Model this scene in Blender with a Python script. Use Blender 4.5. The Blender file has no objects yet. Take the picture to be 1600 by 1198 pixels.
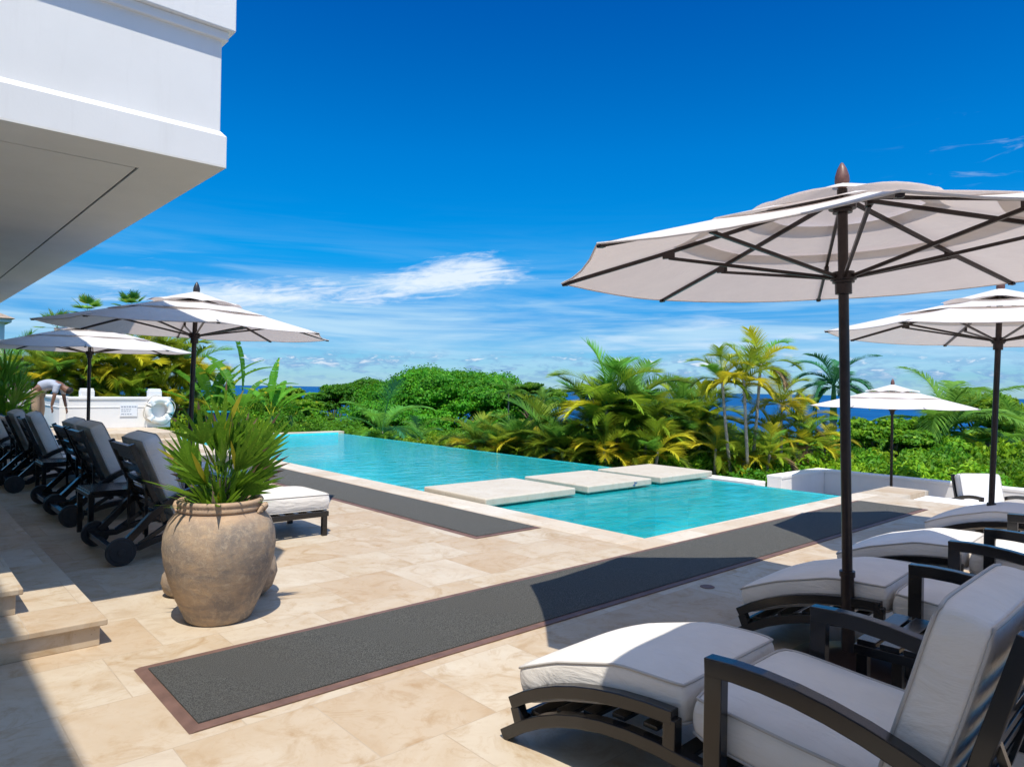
import bpy, bmesh, math, random
import numpy as np
from mathutils import Vector, Matrix
R = math.radians
random.seed(7); rng = np.random.default_rng(7)
SC = bpy.context.scene
C = bpy.data.collections.new('scene'); SC.collection.children.link(C)

# ------------------------------------------------------------------ camera
CAM_H = 1.5; F_PX = 1099.0; AZ = R(48)
cam_d = bpy.data.cameras.new('camera'); cam = bpy.data.objects.new('camera', cam_d); C.objects.link(cam)
cam_d.sensor_width = 36; cam_d.lens = 36 * F_PX / 1600; cam_d.clip_start = 0.05; cam_d.clip_end = 60000
_p = R(0.21); _r = R(0.95)
_f = Vector((math.cos(AZ)*math.cos(_p), math.sin(AZ)*math.cos(_p), math.sin(_p)))
_r0 = Vector((math.sin(AZ), -math.cos(AZ), 0)); _u0 = _r0.cross(_f)
_rt = _r0*math.cos(_r) + _u0*math.sin(_r); _up = _u0*math.cos(_r) - _r0*math.sin(_r)
M_ = Matrix((_rt, _up, -_f)).transposed().to_4x4(); M_.translation = Vector((0, 0, CAM_H))
cam.matrix_world = M_
SC.camera = cam
# ------------------------------------------------------------------ light
SUN_EL = R(66); SUN_TRAVEL = R(56)          # azimuth the light travels towards
world = bpy.data.worlds.new('World'); SC.world = world; world.use_nodes = True
def build_world():
    nt = world.node_tree; N = nt.nodes; L = nt.links; N.clear()
    out = N.new('ShaderNodeOutputWorld'); bg = N.new('ShaderNodeBackground'); L.new(bg.outputs[0], out.inputs[0])
    sky = N.new('ShaderNodeTexSky'); sky.sky_type = 'NISHITA'; sky.sun_disc = False
    sky.sun_elevation = SUN_EL; sky.sun_rotation = R(90) - (SUN_TRAVEL + math.pi)
    sky.altitude = 300; sky.air_density = 1.0; sky.dust_density = 0.25; sky.ozone_density = 2.5
    bg.inputs[1].default_value = 0.15
    tc = N.new('ShaderNodeTexCoord'); sep = N.new('ShaderNodeSeparateXYZ'); L.new(tc.outputs['Generated'], sep.inputs[0])
    def math_(op, a, b=None, c=None, clamp=False):
        n = N.new('ShaderNodeMath'); n.operation = op; n.use_clamp = clamp
        for i, v in enumerate((a, b, c)):
            if v is None: continue
            if isinstance(v, (int, float)): n.inputs[i].default_value = v
            else: L.new(v, n.inputs[i])
        return n.outputs[0]
    el = math_('MULTIPLY', math_('ARCSINE', sep.outputs['Z']), 57.2958)
    az = math_('MULTIPLY', math_('ARCTAN2', sep.outputs['Y'], sep.outputs['X']), 57.2958)
    def gauss(x, m, w):
        d = math_('DIVIDE', math_('SUBTRACT', x, m), w)
        return math_('POWER', 2.71828, math_('MULTIPLY', math_('MULTIPLY', d, d), -1.0))
    def noise(sx, sy, off, scale=1.0, detail=6, rough=.55, dist=0.0):
        cb = N.new('ShaderNodeCombineXYZ'); L.new(math_('MULTIPLY_ADD', az, sx, off), cb.inputs[0]); L.new(math_('MULTIPLY', el, sy), cb.inputs[1])
        cb.inputs[2].default_value = off
        n = N.new('ShaderNodeTexNoise'); n.inputs['Scale'].default_value = scale; n.inputs['Detail'].default_value = detail
        n.inputs['Roughness'].default_value = rough; n.inputs['Distortion'].default_value = dist
        L.new(cb.outputs[0], n.inputs['Vector']); return n.outputs['Fac']
    def ramp(x, a, b):
        n = N.new('ShaderNodeMapRange'); n.interpolation_type = 'SMOOTHSTEP'; L.new(x, n.inputs[0])
        n.inputs[1].default_value = a; n.inputs[2].default_value = b; return n.outputs[0]
    # deepen the blue in view; dome overhead made whiter and brighter to lift shadows
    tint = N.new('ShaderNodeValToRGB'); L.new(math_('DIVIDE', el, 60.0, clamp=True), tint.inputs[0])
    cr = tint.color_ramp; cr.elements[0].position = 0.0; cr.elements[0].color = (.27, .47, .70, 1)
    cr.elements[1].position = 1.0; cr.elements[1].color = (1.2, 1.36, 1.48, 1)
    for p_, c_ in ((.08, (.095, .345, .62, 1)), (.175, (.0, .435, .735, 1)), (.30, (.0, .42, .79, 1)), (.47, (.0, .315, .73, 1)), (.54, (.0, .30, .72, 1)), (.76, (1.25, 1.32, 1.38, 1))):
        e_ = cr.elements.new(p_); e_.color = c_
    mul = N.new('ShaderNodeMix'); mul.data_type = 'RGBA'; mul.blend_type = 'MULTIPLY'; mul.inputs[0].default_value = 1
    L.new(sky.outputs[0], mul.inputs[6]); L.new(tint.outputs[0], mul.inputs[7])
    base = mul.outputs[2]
    def over(base, fac, col):
        m = N.new('ShaderNodeMix'); m.data_type = 'RGBA'; L.new(fac, m.inputs[0]); L.new(base, m.inputs[6]); m.inputs[7].default_value = col
        return m.outputs[2]
    # thin veil low down
    veil = math_('MULTIPLY', math_('MULTIPLY', ramp(noise(.030, .42, 3.1, 1.8, 8, .58, .5), .34, .70), gauss(el, 4.6, 4.2)), .85)
    base = over(base, veil, (2.7, 4.0, 5.0, 1))
    # cirrus plumes; streaks lean down to the left
    lean = math_('SUBTRACT', el, math_('MULTIPLY_ADD', math_('SUBTRACT', az, 45.0), -.115, 9.4))
    def noise_l(sx, sy, off, scale, detail, rough, dist):
        cb = N.new('ShaderNodeCombineXYZ'); L.new(math_('MULTIPLY_ADD', az, sx, off), cb.inputs[0]); L.new(math_('MULTIPLY', lean, sy), cb.inputs[1]); cb.inputs[2].default_value = off
        n = N.new('ShaderNodeTexNoise'); n.inputs['Scale'].default_value = scale; n.inputs['Detail'].default_value = detail; n.inputs['Roughness'].default_value = rough; n.inputs['Distortion'].default_value = dist
        L.new(cb.outputs[0], n.inputs['Vector']); return n.outputs['Fac']
    env = math_('ADD', math_('MULTIPLY', gauss(az, 62.0, 19.0), gauss(lean, -.35, 1.75)), math_('MULTIPLY', gauss(az, 52.5, 5.0), math_('MULTIPLY', gauss(lean, .9, 1.4), .85)))
    env = math_('ADD', env, math_('MULTIPLY', gauss(az, 76.0, 9.0), math_('MULTIPLY', gauss(el, 7.6, 2.4), .5)))
    pn = math_('ADD', math_('MULTIPLY', noise_l(.070, .50, 11.3, 2.6, 10, .68, 1.0), .65), math_('MULTIPLY', noise_l(.22, .55, 4.3, 2.2, 8, .62, .6), .35))
    plume = math_('MULTIPLY', ramp(math_('ADD', pn, math_('MULTIPLY', math_('SUBTRACT', env, 1.0), .36)), .36, .66), .84, clamp=True)
    base = over(base, plume, (4.7, 5.1, 5.5, 1))
    wisp = math_('MULTIPLY', ramp(noise(.11, .5, 23.0, 2.0, 8, .6, .7), .55, .78), math_('MULTIPLY', gauss(az, 14.0, 3.6), gauss(el, 15.5, 2.0)))
    base = over(base, math_('MULTIPLY', wisp, .5), (4.2, 4.8, 5.4, 1))
    wisp2 = math_('MULTIPLY', ramp(noise(.05, .5, 41.0, 2.0, 8, .6, .7), .45, .70), math_('MULTIPLY', gauss(az, 28.0, 18.0), gauss(el, 4.2, 2.4)))
    base = over(base, math_('MULTIPLY', wisp2, .55), (4.2, 4.8, 5.4, 1))
    # small cumulus row over the horizon: blue-grey bodies, white tops
    cn = noise(.34, 1.1, 7.7, 1.5, 8, .62, .3)
    cum = math_('MULTIPLY', ramp(cn, .45, .60), gauss(el, 1.35, 1.15))
    base = over(base, math_('MULTIPLY', cum, .8), (1.15, 2.2, 3.7, 1))
    cn2 = noise(.34, 1.1, 7.78, 1.5, 8, .62, .3)
    top = math_('MULTIPLY', ramp(cn2, .57, .66), gauss(el, 1.9, .7))
    base = over(base, math_('MULTIPLY', top, .8), (4.6, 5.0, 5.4, 1))
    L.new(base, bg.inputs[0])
build_world()
sl = bpy.data.lights.new('sun', 'SUN'); sun = bpy.data.objects.new('sun', sl); C.objects.link(sun)
sl.energy = 4.0; sl.angle = R(0.5); sl.color = (1.0, .94, .83)
_d = Vector((math.cos(SUN_TRAVEL)*math.cos(SUN_EL), math.sin(SUN_TRAVEL)*math.cos(SUN_EL), -math.sin(SUN_EL)))
sun.rotation_euler = _d.to_track_quat('-Z', 'Y').to_euler(); sun.location = -_d*60
SC.view_settings.view_transform = 'Standard'; SC.view_settings.look = 'None'
SC.view_settings.exposure = 0.38; SC.view_settings.gamma = 1.0
SC.render.engine = 'CYCLES'; SC.cycles.max_bounces = 8; SC.cycles.transparent_max_bounces = 12

def YH(px): return 603 + (px - 800)*.0166
def at(px, z):                                  # ground point seen in column px at depth z
    lat = (px - 800)/F_PX*z
    return (math.cos(AZ)*z + math.sin(AZ)*lat, math.sin(AZ)*z - math.cos(AZ)*lat)
def hgt(px, py, z): return CAM_H + (YH(px) - py)/F_PX*z

# ------------------------------------------------------------------ object helpers
def tag(o, label=None, cat=None, group=None, kind=None):
    if label: o['label'] = label
    if cat: o['category'] = cat
    if group: o['group'] = group
    if kind: o['kind'] = kind
    return o
def thing(name, label, cat, loc=(0, 0, 0), rz=0, group=None):
    o = bpy.data.objects.new(name, None); C.objects.link(o); o.empty_display_size = .1
    o.location = loc; o.rotation_euler = (0, 0, rz)
    return tag(o, label, cat, group)
class MB:
    def __init__(s): s.v = []; s.f = []; s.mi = []
    def add(s, vs, fs, mi=0):
        b = len(s.v); s.v.extend([tuple(v) for v in vs]); s.f.extend([tuple(i + b for i in f) for f in fs]); s.mi.extend([mi]*len(fs)); return s
    def box(s, c, d, rot=None, mi=0):
        x, y, z = d[0]/2, d[1]/2, d[2]/2; vs = []
        for a in (-1, 1):
            for b in (-1, 1):
                for e in (-1, 1):
                    v = Vector((a*x, b*y, e*z))
                    if rot: v = rot @ v
                    vs.append(v + Vector(c))
        return s.add(vs, [(0,1,3,2),(4,6,7,5),(0,4,5,1),(2,3,7,6),(0,2,6,4),(1,5,7,3)], mi)
    def box2(s, a, b, mi=0):
        return s.box([(a[i]+b[i])/2 for i in range(3)], [abs(b[i]-a[i]) for i in range(3)], mi=mi)
    def tube(s, pts, rad, seg=8, cap=True, mi=0):
        pts = [Vector(p) for p in pts]; n = len(pts)
        if isinstance(rad, (int, float)): rad = [rad]*n
        rings = []; prev = None
        for i, p in enumerate(pts):
            t = (pts[min(i+1, n-1)] - pts[max(i-1, 0)]).normalized()
            if prev is None:
                a = Vector((0, 0, 1)) if abs(t.z) < .9 else Vector((1, 0, 0)); u = t.cross(a).normalized()
            else: u = (prev - t*prev.dot(t)).normalized()
            prev = u; w = t.cross(u)
            rings.append([p + (u*math.cos(2*math.pi*k/seg) + w*math.sin(2*math.pi*k/seg))*rad[i] for k in range(seg)])
        vs = [v for r in rings for v in r]; fs = []
        for i in range(n-1):
            for k in range(seg):
                k2 = (k+1) % seg; fs.append((i*seg+k, i*seg+k2, (i+1)*seg+k2, (i+1)*seg+k))
        if cap: fs.append(tuple(range(seg))[::-1]); fs.append(tuple((n-1)*seg+k for k in range(seg)))
        return s.add(vs, fs, mi)
    def ring(s, pts, r, seg=6, mi=0):            # closed tube
        pts = [Vector(p) for p in pts]; n = len(pts); vs = []
        for i, p in enumerate(pts):
            t = (pts[(i+1) % n] - pts[i-1]).normalized(); a = Vector((0, 0, 1)) if abs(t.z) < .9 else Vector((1, 0, 0))
            u = t.cross(a).normalized(); w = t.cross(u)
            vs += [p + (u*math.cos(2*math.pi*k/seg) + w*math.sin(2*math.pi*k/seg))*r for k in range(seg)]
        fs = []
        for i in range(n):
            j = (i+1) % n
            for k in range(seg):
                k2 = (k+1) % seg; fs.append((i*seg+k, i*seg+k2, j*seg+k2, j*seg+k))
        return s.add(vs, fs, mi)
    def lathe(s, prof, seg=32, c=(0, 0, 0), mi=0):
        vs = [(c[0]+r*math.cos(2*math.pi*k/seg), c[1]+r*math.sin(2*math.pi*k/seg), c[2]+z) for r, z in prof for k in range(seg)]
        fs = []
        for i in range(len(prof)-1):
            for k in range(seg):
                k2 = (k+1) % seg; fs.append((i*seg+k, i*seg+k2, (i+1)*seg+k2, (i+1)*seg+k))
        return s.add(vs, fs, mi)
    def sweep(s, pts, ax, w, h, mi=0):           # rectangular bar along pts, width w along the fixed axis ax
        pts = [Vector(p) for p in pts]; ax = Vector(ax).normalized(); n = len(pts); vs = []
        for i, p in enumerate(pts):
            t0 = (pts[i] - pts[i-1]).normalized() if i else (pts[1]-pts[0]).normalized()
            t1 = (pts[i+1] - pts[i]).normalized() if i < n-1 else t0
            t = (t0 + t1).normalized(); nn = t.cross(ax).normalized(); k = 1/max(.5, t.dot(t1))
            for a, b in ((-1, -1), (1, -1), (1, 1), (-1, 1)): vs.append(p + ax*(a*w/2) + nn*(b*h/2*k))
        fs = [(3, 2, 1, 0), tuple((n-1)*4 + q for q in range(4))]
        for i in range(n-1):
            for q in range(4):
                q2 = (q+1) % 4; fs.append((i*4+q, i*4+q2, (i+1)*4+q2, (i+1)*4+q))
        return s.add(vs, fs, mi)
    def prism(s, poly, axis, a, b, mi=0):        # polygon in the plane across axis, extruded from a to b
        n = len(poly)
        def P(u, v, t): return {'x': (t, u, v), 'y': (u, t, v), 'z': (u, v, t)}[axis]
        vs = [P(u, v, a) for u, v in poly] + [P(u, v, b) for u, v in poly]
        return s.add(vs, [tuple(range(n))[::-1], tuple(range(n, 2*n))] + [(i, (i+1) % n, n+(i+1) % n, n+i) for i in range(n)], mi)
    def build(s, name, mats, parent=None, smooth=False, bevel=0, seg=2, fix=True, sharp=35):
        me = bpy.data.meshes.new(name); me.from_pydata(s.v, [], s.f)
        if not isinstance(mats, (list, tuple)): mats = [mats]
        for m in mats: me.materials.append(m)
        if len(mats) > 1: me.polygons.foreach_set('material_index', s.mi)
        if fix:
            bm = bmesh.new(); bm.from_mesh(me); bmesh.ops.recalc_face_normals(bm, faces=bm.faces); bm.to_mesh(me); bm.free()
        if smooth:
            me.polygons.foreach_set('use_smooth', [True]*len(me.polygons))
            if sharp: me.set_sharp_from_angle(angle=R(sharp))
        me.update()
        o = bpy.data.objects.new(name, me); C.objects.link(o)
        if parent: o.parent = parent
        if bevel:
            b = o.modifiers.new('bevel', 'BEVEL'); b.width = bevel; b.segments = seg; b.limit_method = 'ANGLE'; b.angle_limit = R(40)
        return o
def copy_tree(o, parent=None):
    c = o.copy(); C.objects.link(c)
    if parent: c.parent = parent
    for ch in list(o.children): copy_tree(ch, c)
    return c
def np_mesh(name, V, F, mats, mi=None, parent=None, smooth=False):
    """V (n,3), F (m,4) quads"""
    me = bpy.data.meshes.new(name); n, m = len(V), len(F)
    me.vertices.add(n); me.vertices.foreach_set('co', np.asarray(V, np.float32).ravel())
    me.loops.add(m*4); me.loops.foreach_set('vertex_index', np.asarray(F, np.int32).ravel())
    me.polygons.add(m); me.polygons.foreach_set('loop_start', np.arange(0, m*4, 4, dtype=np.int32))
    if not isinstance(mats, (list, tuple)): mats = [mats]
    for q in mats: me.materials.append(q)
    if mi is not None: me.polygons.foreach_set('material_index', np.asarray(mi, np.int32))
    if smooth: me.polygons.foreach_set('use_smooth', np.ones(m, bool))
    me.update(calc_edges=True); me.validate()
    o = bpy.data.objects.new(name, me); C.objects.link(o)
    if parent: o.parent = parent
    return o

# ------------------------------------------------------------------ materials
class NT:
    def __init__(s, name):
        s.m = bpy.data.materials.new(name); s.m.use_nodes = True; s.N = s.m.node_tree.nodes; s.L = s.m.node_tree.links
        s.b = s.N['Principled BSDF']; s.out = s.N['Material Output']
    def set(s, sock, v):
        if isinstance(v, (int, float)): s.b.inputs[sock].default_value = v
        elif isinstance(v, tuple): s.b.inputs[sock].default_value = v if len(v) == 4 else v + (1,)
        else: s.L.new(v, s.b.inputs[sock])
    def coord(s, kind='Object', scale=(1, 1, 1), rz=0):
        if kind == 'World': g = s.N.new('ShaderNodeNewGeometry').outputs['Position']
        else: g = s.N.new('ShaderNodeTexCoord').outputs[kind]
        mp = s.N.new('ShaderNodeMapping'); s.L.new(g, mp.inputs[0]); mp.inputs['Scale'].default_value = scale; mp.inputs['Rotation'].default_value = (0, 0, rz)
        return mp.outputs[0]
    def noise(s, vec, scale, detail=4, rough=.5, dist=0, out='Fac'):
        n = s.N.new('ShaderNodeTexNoise'); s.L.new(vec, n.inputs['Vector']); n.inputs['Scale'].default_value = scale
        n.inputs['Detail'].default_value = detail; n.inputs['Roughness'].default_value = rough; n.inputs['Distortion'].default_value = dist
        return n.outputs[out]
    def rng(s, x, a, b, c=0., d=1.):
        n = s.N.new('ShaderNodeMapRange'); s.L.new(x, n.inputs[0])
        for i, v in enumerate((a, b, c, d)): n.inputs[i+1].default_value = v
        return n.outputs[0]
    def mix(s, fac, a, b, mode='MIX'):
        n = s.N.new('ShaderNodeMix'); n.data_type = 'RGBA'; n.blend_type = mode
        for i, v in ((0, fac), (6, a), (7, b)):
            if isinstance(v, (int, float)): n.inputs[i].default_value = v
            elif isinstance(v, tuple): n.inputs[i].default_value = v if len(v) == 4 else v + (1,)
            else: s.L.new(v, n.inputs[i])
        return n.outputs[2]
    def math(s, op, a, b=0.0):
        n = s.N.new('ShaderNodeMath'); n.operation = op
        for i, v in enumerate((a, b)):
            if isinstance(v, (int, float)): n.inputs[i].default_value = v
            else: s.L.new(v, n.inputs[i])
        return n.outputs[0]
    def bump(s, h, strength=.3, dist=.01, normal=None):
        n = s.N.new('ShaderNodeBump'); s.L.new(h, n.inputs['Height']); n.inputs['Strength'].default_value = strength; n.inputs['Distance'].default_value = dist
        if normal: s.L.new(normal, n.inputs['Normal'])
        s.L.new(n.outputs[0], s.b.inputs['Normal']); return n.outputs[0]
def simple(name, col, rough=.6, var=.12, scale=6, bump=0, bscale=60, metal=0, spec=.5, kind='Object'):
    t = NT(name); v = t.coord(kind)
    n = t.noise(v, scale, 5, .6)
    lo = tuple(c*(1-var) for c in col); hi = tuple(min(1, c*(1+var)) for c in col)
    t.set('Base Color', t.mix(t.rng(n, .3, .7), lo, hi)); t.set('Roughness', rough); t.set('Metallic', metal); t.set('Specular IOR Level', spec)
    if bump: t.bump(t.noise(v, bscale, 4, .6), bump, .004)
    return t.m
def travertine(name, tiles=True, tone=(.475, .37, .25), tone2=(.36, .235, .115), light=(.56, .485, .375)):
    t = NT(name); v = t.coord('World')
    def brick(vec, w, h, off):
        b = t.N.new('ShaderNodeTexBrick'); t.L.new(vec, b.inputs['Vector']); b.offset = off; b.inputs['Scale'].default_value = 1
        b.inputs['Brick Width'].default_value = w; b.inputs['Row Height'].default_value = h; b.inputs['Mortar Size'].default_value = .0032; b.inputs['Mortar Smooth'].default_value = .3
        b.inputs['Bias'].default_value = 0; b.inputs['Color1'].default_value = (0, 0, 0, 1); b.inputs['Color2'].default_value = (1, 1, 1, 1)
        b.inputs['Mortar'].default_value = (.5, .5, .5, 1)
        return b.outputs['Color'], b.outputs['Fac']
    bc, bf = brick(v, .61, .61, .5)
    if tiles:                                   # each tile is cut from another place in the block
        vm = t.N.new('ShaderNodeVectorMath'); vm.operation = 'MULTIPLY_ADD'; t.L.new(bc, vm.inputs[0]); vm.inputs[1].default_value = (37, 19, 53); t.L.new(v, vm.inputs[2]); vt = vm.outputs[0]
    else: vt = v
    n1 = t.noise(vt, 1.6, 6, .62, .9); n2 = t.noise(vt, 11, 8, .7, 1.0); n3 = t.noise(vt, 3.2, 8, .68, 1.6)
    col = t.mix(t.rng(n1, .35, .68), tone, light)
    col = t.mix(t.rng(n3, .50, .70, 0, .80), col, tone2)
    col = t.mix(t.rng(n2, .54, .70, 0, .32), col, (.36, .22, .11))
    if tiles:
        col = t.mix(t.rng(bc, .35, 1, 0, .42), col, (.41, .27, .15))
        col = t.mix(t.rng(bc, .30, 0, 0, .45), col, (.60, .545, .46))
        col = t.mix(t.math('MULTIPLY', bf, .5), col, (.36, .28, .20))
        hgt_ = t.math('ADD', t.math('MULTIPLY', bf, -1.0), t.math('MULTIPLY', n2, .35))
    else: hgt_ = n2
    # dark pits of the stone
    pit = t.N.new('ShaderNodeTexVoronoi'); t.L.new(t.coord('World', (1, 2.2, 1)), pit.inputs['Vector']); pit.inputs['Scale'].default_value = 34
    pm = t.math('MULTIPLY', t.rng(pit.outputs['Distance'], .10, .16, 1, 0), t.rng(t.noise(v, 3.1, 3), .55, .68))
    col = t.mix(t.math('MULTIPLY', pm, .5), col, (.25, .17, .10))
    t.set('Base Color', col); t.set('Roughness', t.rng(n2, .3, .7, .48, .72)); t.set('Specular IOR Level', .35)
    t.bump(hgt_, .25, .003)
    return t.m
def leafmat(name, dark, mid, bright, trans=.35, scale=1.2):
    t = NT(name); v = t.coord('Object'); oi = t.N.new('ShaderNodeObjectInfo')
    n = t.noise(v, scale, 5, .65); n2 = t.noise(v, scale*7, 3, .6)
    c = t.mix(t.rng(n, .36, .62), dark, mid); c = t.mix(t.rng(n2, .52, .72, 0, .85), c, bright)
    c = t.mix(t.math('MULTIPLY', oi.outputs['Random'], .35), c, mid)
    hs = t.N.new('ShaderNodeHueSaturation'); t.L.new(t.rng(oi.outputs['Random'], 0, 1, .482, .512), hs.inputs['Hue']); t.L.new(t.rng(t.math('FRACT', t.math('MULTIPLY', oi.outputs['Random'], 7.31)), 0, 1, .72, 1.28), hs.inputs['Value']); hs.inputs['Saturation'].default_value = 1.0
    t.L.new(c, hs.inputs['Color']); c = hs.outputs[0]
    t.set('Base Color', c); t.set('Roughness', .55); t.set('Specular IOR Level', .22)
    tr = t.N.new('ShaderNodeBsdfTranslucent'); t.L.new(t.mix(.5, c, bright), tr.inputs[0])
    mx = t.N.new('ShaderNodeMixShader'); mx.inputs[0].default_value = trans
    t.L.new(t.b.outputs[0], mx.inputs[1]); t.L.new(tr.outputs[0], mx.inputs[2]); t.L.new(mx.outputs[0], t.out.inputs[0])
    return t.m
def fabric(name, col, trans=0.0, rough=.85):
    t = NT(name); v = t.coord('Object'); n = t.noise(v, 5, 4, .55); w = t.noise(t.coord('Object', (1, .35, 1)), 9, 5, .6, .5); fine = t.noise(v, 420, 2, .5)
    lo = tuple(c*.93 for c in col)
    t.set('Base Color', t.mix(t.rng(n, .35, .65), lo, col)); t.set('Roughness', rough); t.set('Specular IOR Level', .2)
    b1 = t.bump(w, .55, .03); t.bump(fine, .12, .001, b1)
    if trans:
        tr = t.N.new('ShaderNodeBsdfTranslucent'); tr.inputs[0].default_value = (.86, .72, .66, 1)
        mx = t.N.new('ShaderNodeMixShader'); mx.inputs[0].default_value = trans
        t.L.new(t.b.outputs[0], mx.inputs[1]); t.L.new(tr.outputs[0], mx.inputs[2]); t.L.new(mx.outputs[0], t.out.inputs[0])
    return t.m
M = {}
M['deck'] = travertine('travertine_paving')
M['coping'] = travertine('travertine_coping', True, (.61, .52, .40), (.50, .39, .26), (.67, .61, .50))
M['slab'] = travertine('limestone_slab', False, (.56, .49, .385), (.50, .42, .31), (.60, .54, .44))
M['step'] = travertine('travertine_step', False, (.52, .41, .28), (.38, .255, .125), (.60, .515, .40))
M['white'] = simple('white_render', (.83, .825, .80), .75, .03, 2.0, .12, 90)
def _weather(m):
    N = m.node_tree.nodes; L = m.node_tree.links; b = N['Principled BSDF']; src = b.inputs['Base Color'].links[0].from_socket
    tc = N.new('ShaderNodeNewGeometry'); mp = N.new('ShaderNodeMapping'); mp.inputs['Scale'].default_value = (7, 7, .5); L.new(tc.outputs['Position'], mp.inputs[0])
    n = N.new('ShaderNodeTexNoise'); n.inputs['Scale'].default_value = 1.6; n.inputs['Detail'].default_value = 6; n.inputs['Roughness'].default_value = .65; L.new(mp.outputs[0], n.inputs['Vector'])
    r = N.new('ShaderNodeMapRange'); L.new(n.outputs['Fac'], r.inputs[0]); r.inputs[1].default_value = .56; r.inputs[2].default_value = .80; r.inputs[4].default_value = .16
    mx = N.new('ShaderNodeMix'); mx.data_type = 'RGBA'; L.new(r.outputs[0], mx.inputs[0]); L.new(src, mx.inputs[6]); mx.inputs[7].default_value = (.52, .50, .45, 1); L.new(mx.outputs[2], b.inputs['Base Color'])
_weather(M['white'])
M['soffit'] = simple('soffit_plaster', (.78, .76, .70), .8, .05, 1.2, .25, 60)
M['groove'] = simple('shadow_gap', (.10, .10, .10), .8)
M['metal'] = simple('charcoal_metal', (.012, .0115, .012), .22, .25, 14, .05, 180, 0, .4)
_b = M['metal'].node_tree.nodes['Principled BSDF']; _b.inputs['Coat Weight'].default_value = .22; _b.inputs['Coat Roughness'].default_value = .12; _b.inputs['Coat IOR'].default_value = 1.5
M['bronze'] = simple('bronze_metal', (.030, .020, .018), .33, .3, 20, .05, 150, .3, .5)
M['finial'] = simple('finial_brown', (.16, .075, .06), .45, .25, 30)
M['finial2'] = simple('finial_dark', (.03, .03, .035), .4, .25, 30)
M['cushion'] = fabric('cushion_fabric', (.80, .755, .69))
M['cushion_w'] = fabric('cushion_white', (.82, .80, .77))
M['piping'] = simple('piping_cord', (.50, .47, .43), .8, .05)
M['canvas'] = fabric('canopy_canvas', (.83, .80, .77), .27)
M['rubber'] = simple('wheel_rubber', (.02, .02, .021), .55, .3, 20)
M['border'] = simple('mat_rubber_border', (.15, .083, .062), .6, .25, 8, .1, 50, kind='World')
M['dirt'] = simple('potting_soil', (.05, .035, .022), .95, .4, 30, .6, 60)
M['blue'] = simple('blue_plastic', (.008, .09, .55), .4, .1)
M['teal'] = simple('teal_plastic', (.02, .28, .30), .4, .1)
M['buoy'] = simple('buoy_plastic', (.80, .79, .74), .4, .06)
M['rope'] = simple('rope_fibre', (.55, .50, .42), .8, .2, 60)
M['ink'] = simple('sign_lettering', (.34, .38, .45), .6)
M['inkblue'] = simple('tile_marking', (.05, .12, .3), .5)
M['plaque'] = simple('sign_board', (.82, .84, .86), .5, .02)
M['trunk'] = simple('palm_trunk', (.27, .235, .19), .85, .45, 5, .5, 25)
M['trunk_pale'] = simple('palm_trunk_pale', (.42, .38, .32), .85, .45, 9, .5, 25)
M['bark'] = simple('tree_bark', (.16, .12, .085), .9, .4, 6, .6, 30)
M['shaft'] = simple('crownshaft_green', (.16, .28, .05), .5, .3, 5)
M['skin'] = simple('skin', (.21, .105, .065), .55, .1)
M['shirt'] = fabric('grey_shirt', (.40, .43, .50)); M['trouser'] = fabric('tan_trousers', (.42, .30, .20)); M['hair'] = simple('dark_hair', (.012, .01, .01), .7)
M['rooftile'] = simple('roof_tile', (.35, .27, .2), .8, .3, 12, .3, 30)
def _carpet():
    t = NT('mat_carpet'); v = t.coord('World'); n = t.noise(v, 230, 3, .7); n2 = t.noise(v, 900, 2, .6); n3 = t.noise(v, 1.1, 4)
    c = t.mix(t.rng(n, .38, .64), (.035, .037, .034), (.22, .215, .195)); c = t.mix(t.rng(n3, .42, .66, 0, .4), c, (.12, .112, .098)); c = t.mix(t.rng(t.noise(v, 46, 4, .7), .70, .78, 0, .5), c, (.34, .29, .22))
    t.set('Base Color', c); t.set('Roughness', .95); t.set('Specular IOR Level', .15); t.bump(t.math('ADD', n, n2), .9, .008); return t.m
M['carpet'] = _carpet()
def _clay():
    t = NT('old_clay'); v = t.coord('Object'); band = t.noise(t.coord('Object', (1, 1, 3.4)), 2.4, 8, .70, .6); n2 = t.noise(v, 26, 8, .75, .5); n3 = t.noise(v, 4, 6, .6, .6)
    c = t.mix(t.rng(band, .38, .62), (.27, .215, .17), (.49, .345, .215)); c = t.mix(t.rng(n3, .44, .62, 0, .8), c, (.20, .175, .155)); c = t.mix(t.rng(n2, .50, .66, 0, .6), c, (.52, .41, .29))
    vo = t.N.new('ShaderNodeTexVoronoi'); t.L.new(v, vo.inputs['Vector']); vo.inputs['Scale'].default_value = 90
    c = t.mix(t.rng(vo.outputs['Distance'], .06, .17, .6, 0), c, (.10, .075, .06))
    sep = t.N.new('ShaderNodeSeparateXYZ'); t.L.new(t.coord('Object'), sep.inputs[0])
    rimm = t.math('MULTIPLY', t.rng(sep.outputs['Z'], .60, .66), .5); c = t.mix(rimm, c, (.55, .36, .22))
    t.set('Base Color', c); t.set('Roughness', .88); t.set('Specular IOR Level', .2)
    w = t.N.new('ShaderNodeTexWave'); w.bands_direction = 'Z'; t.L.new(v, w.inputs['Vector']); w.inputs['Scale'].default_value = 9; w.inputs['Distortion'].default_value = 6; w.inputs['Detail'].default_value = 3
    t.bump(t.math('ADD', n2, t.math('MULTIPLY', w.outputs['Fac'], .0)), .6, .010); return t.m
M['clay'] = _clay()
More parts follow.
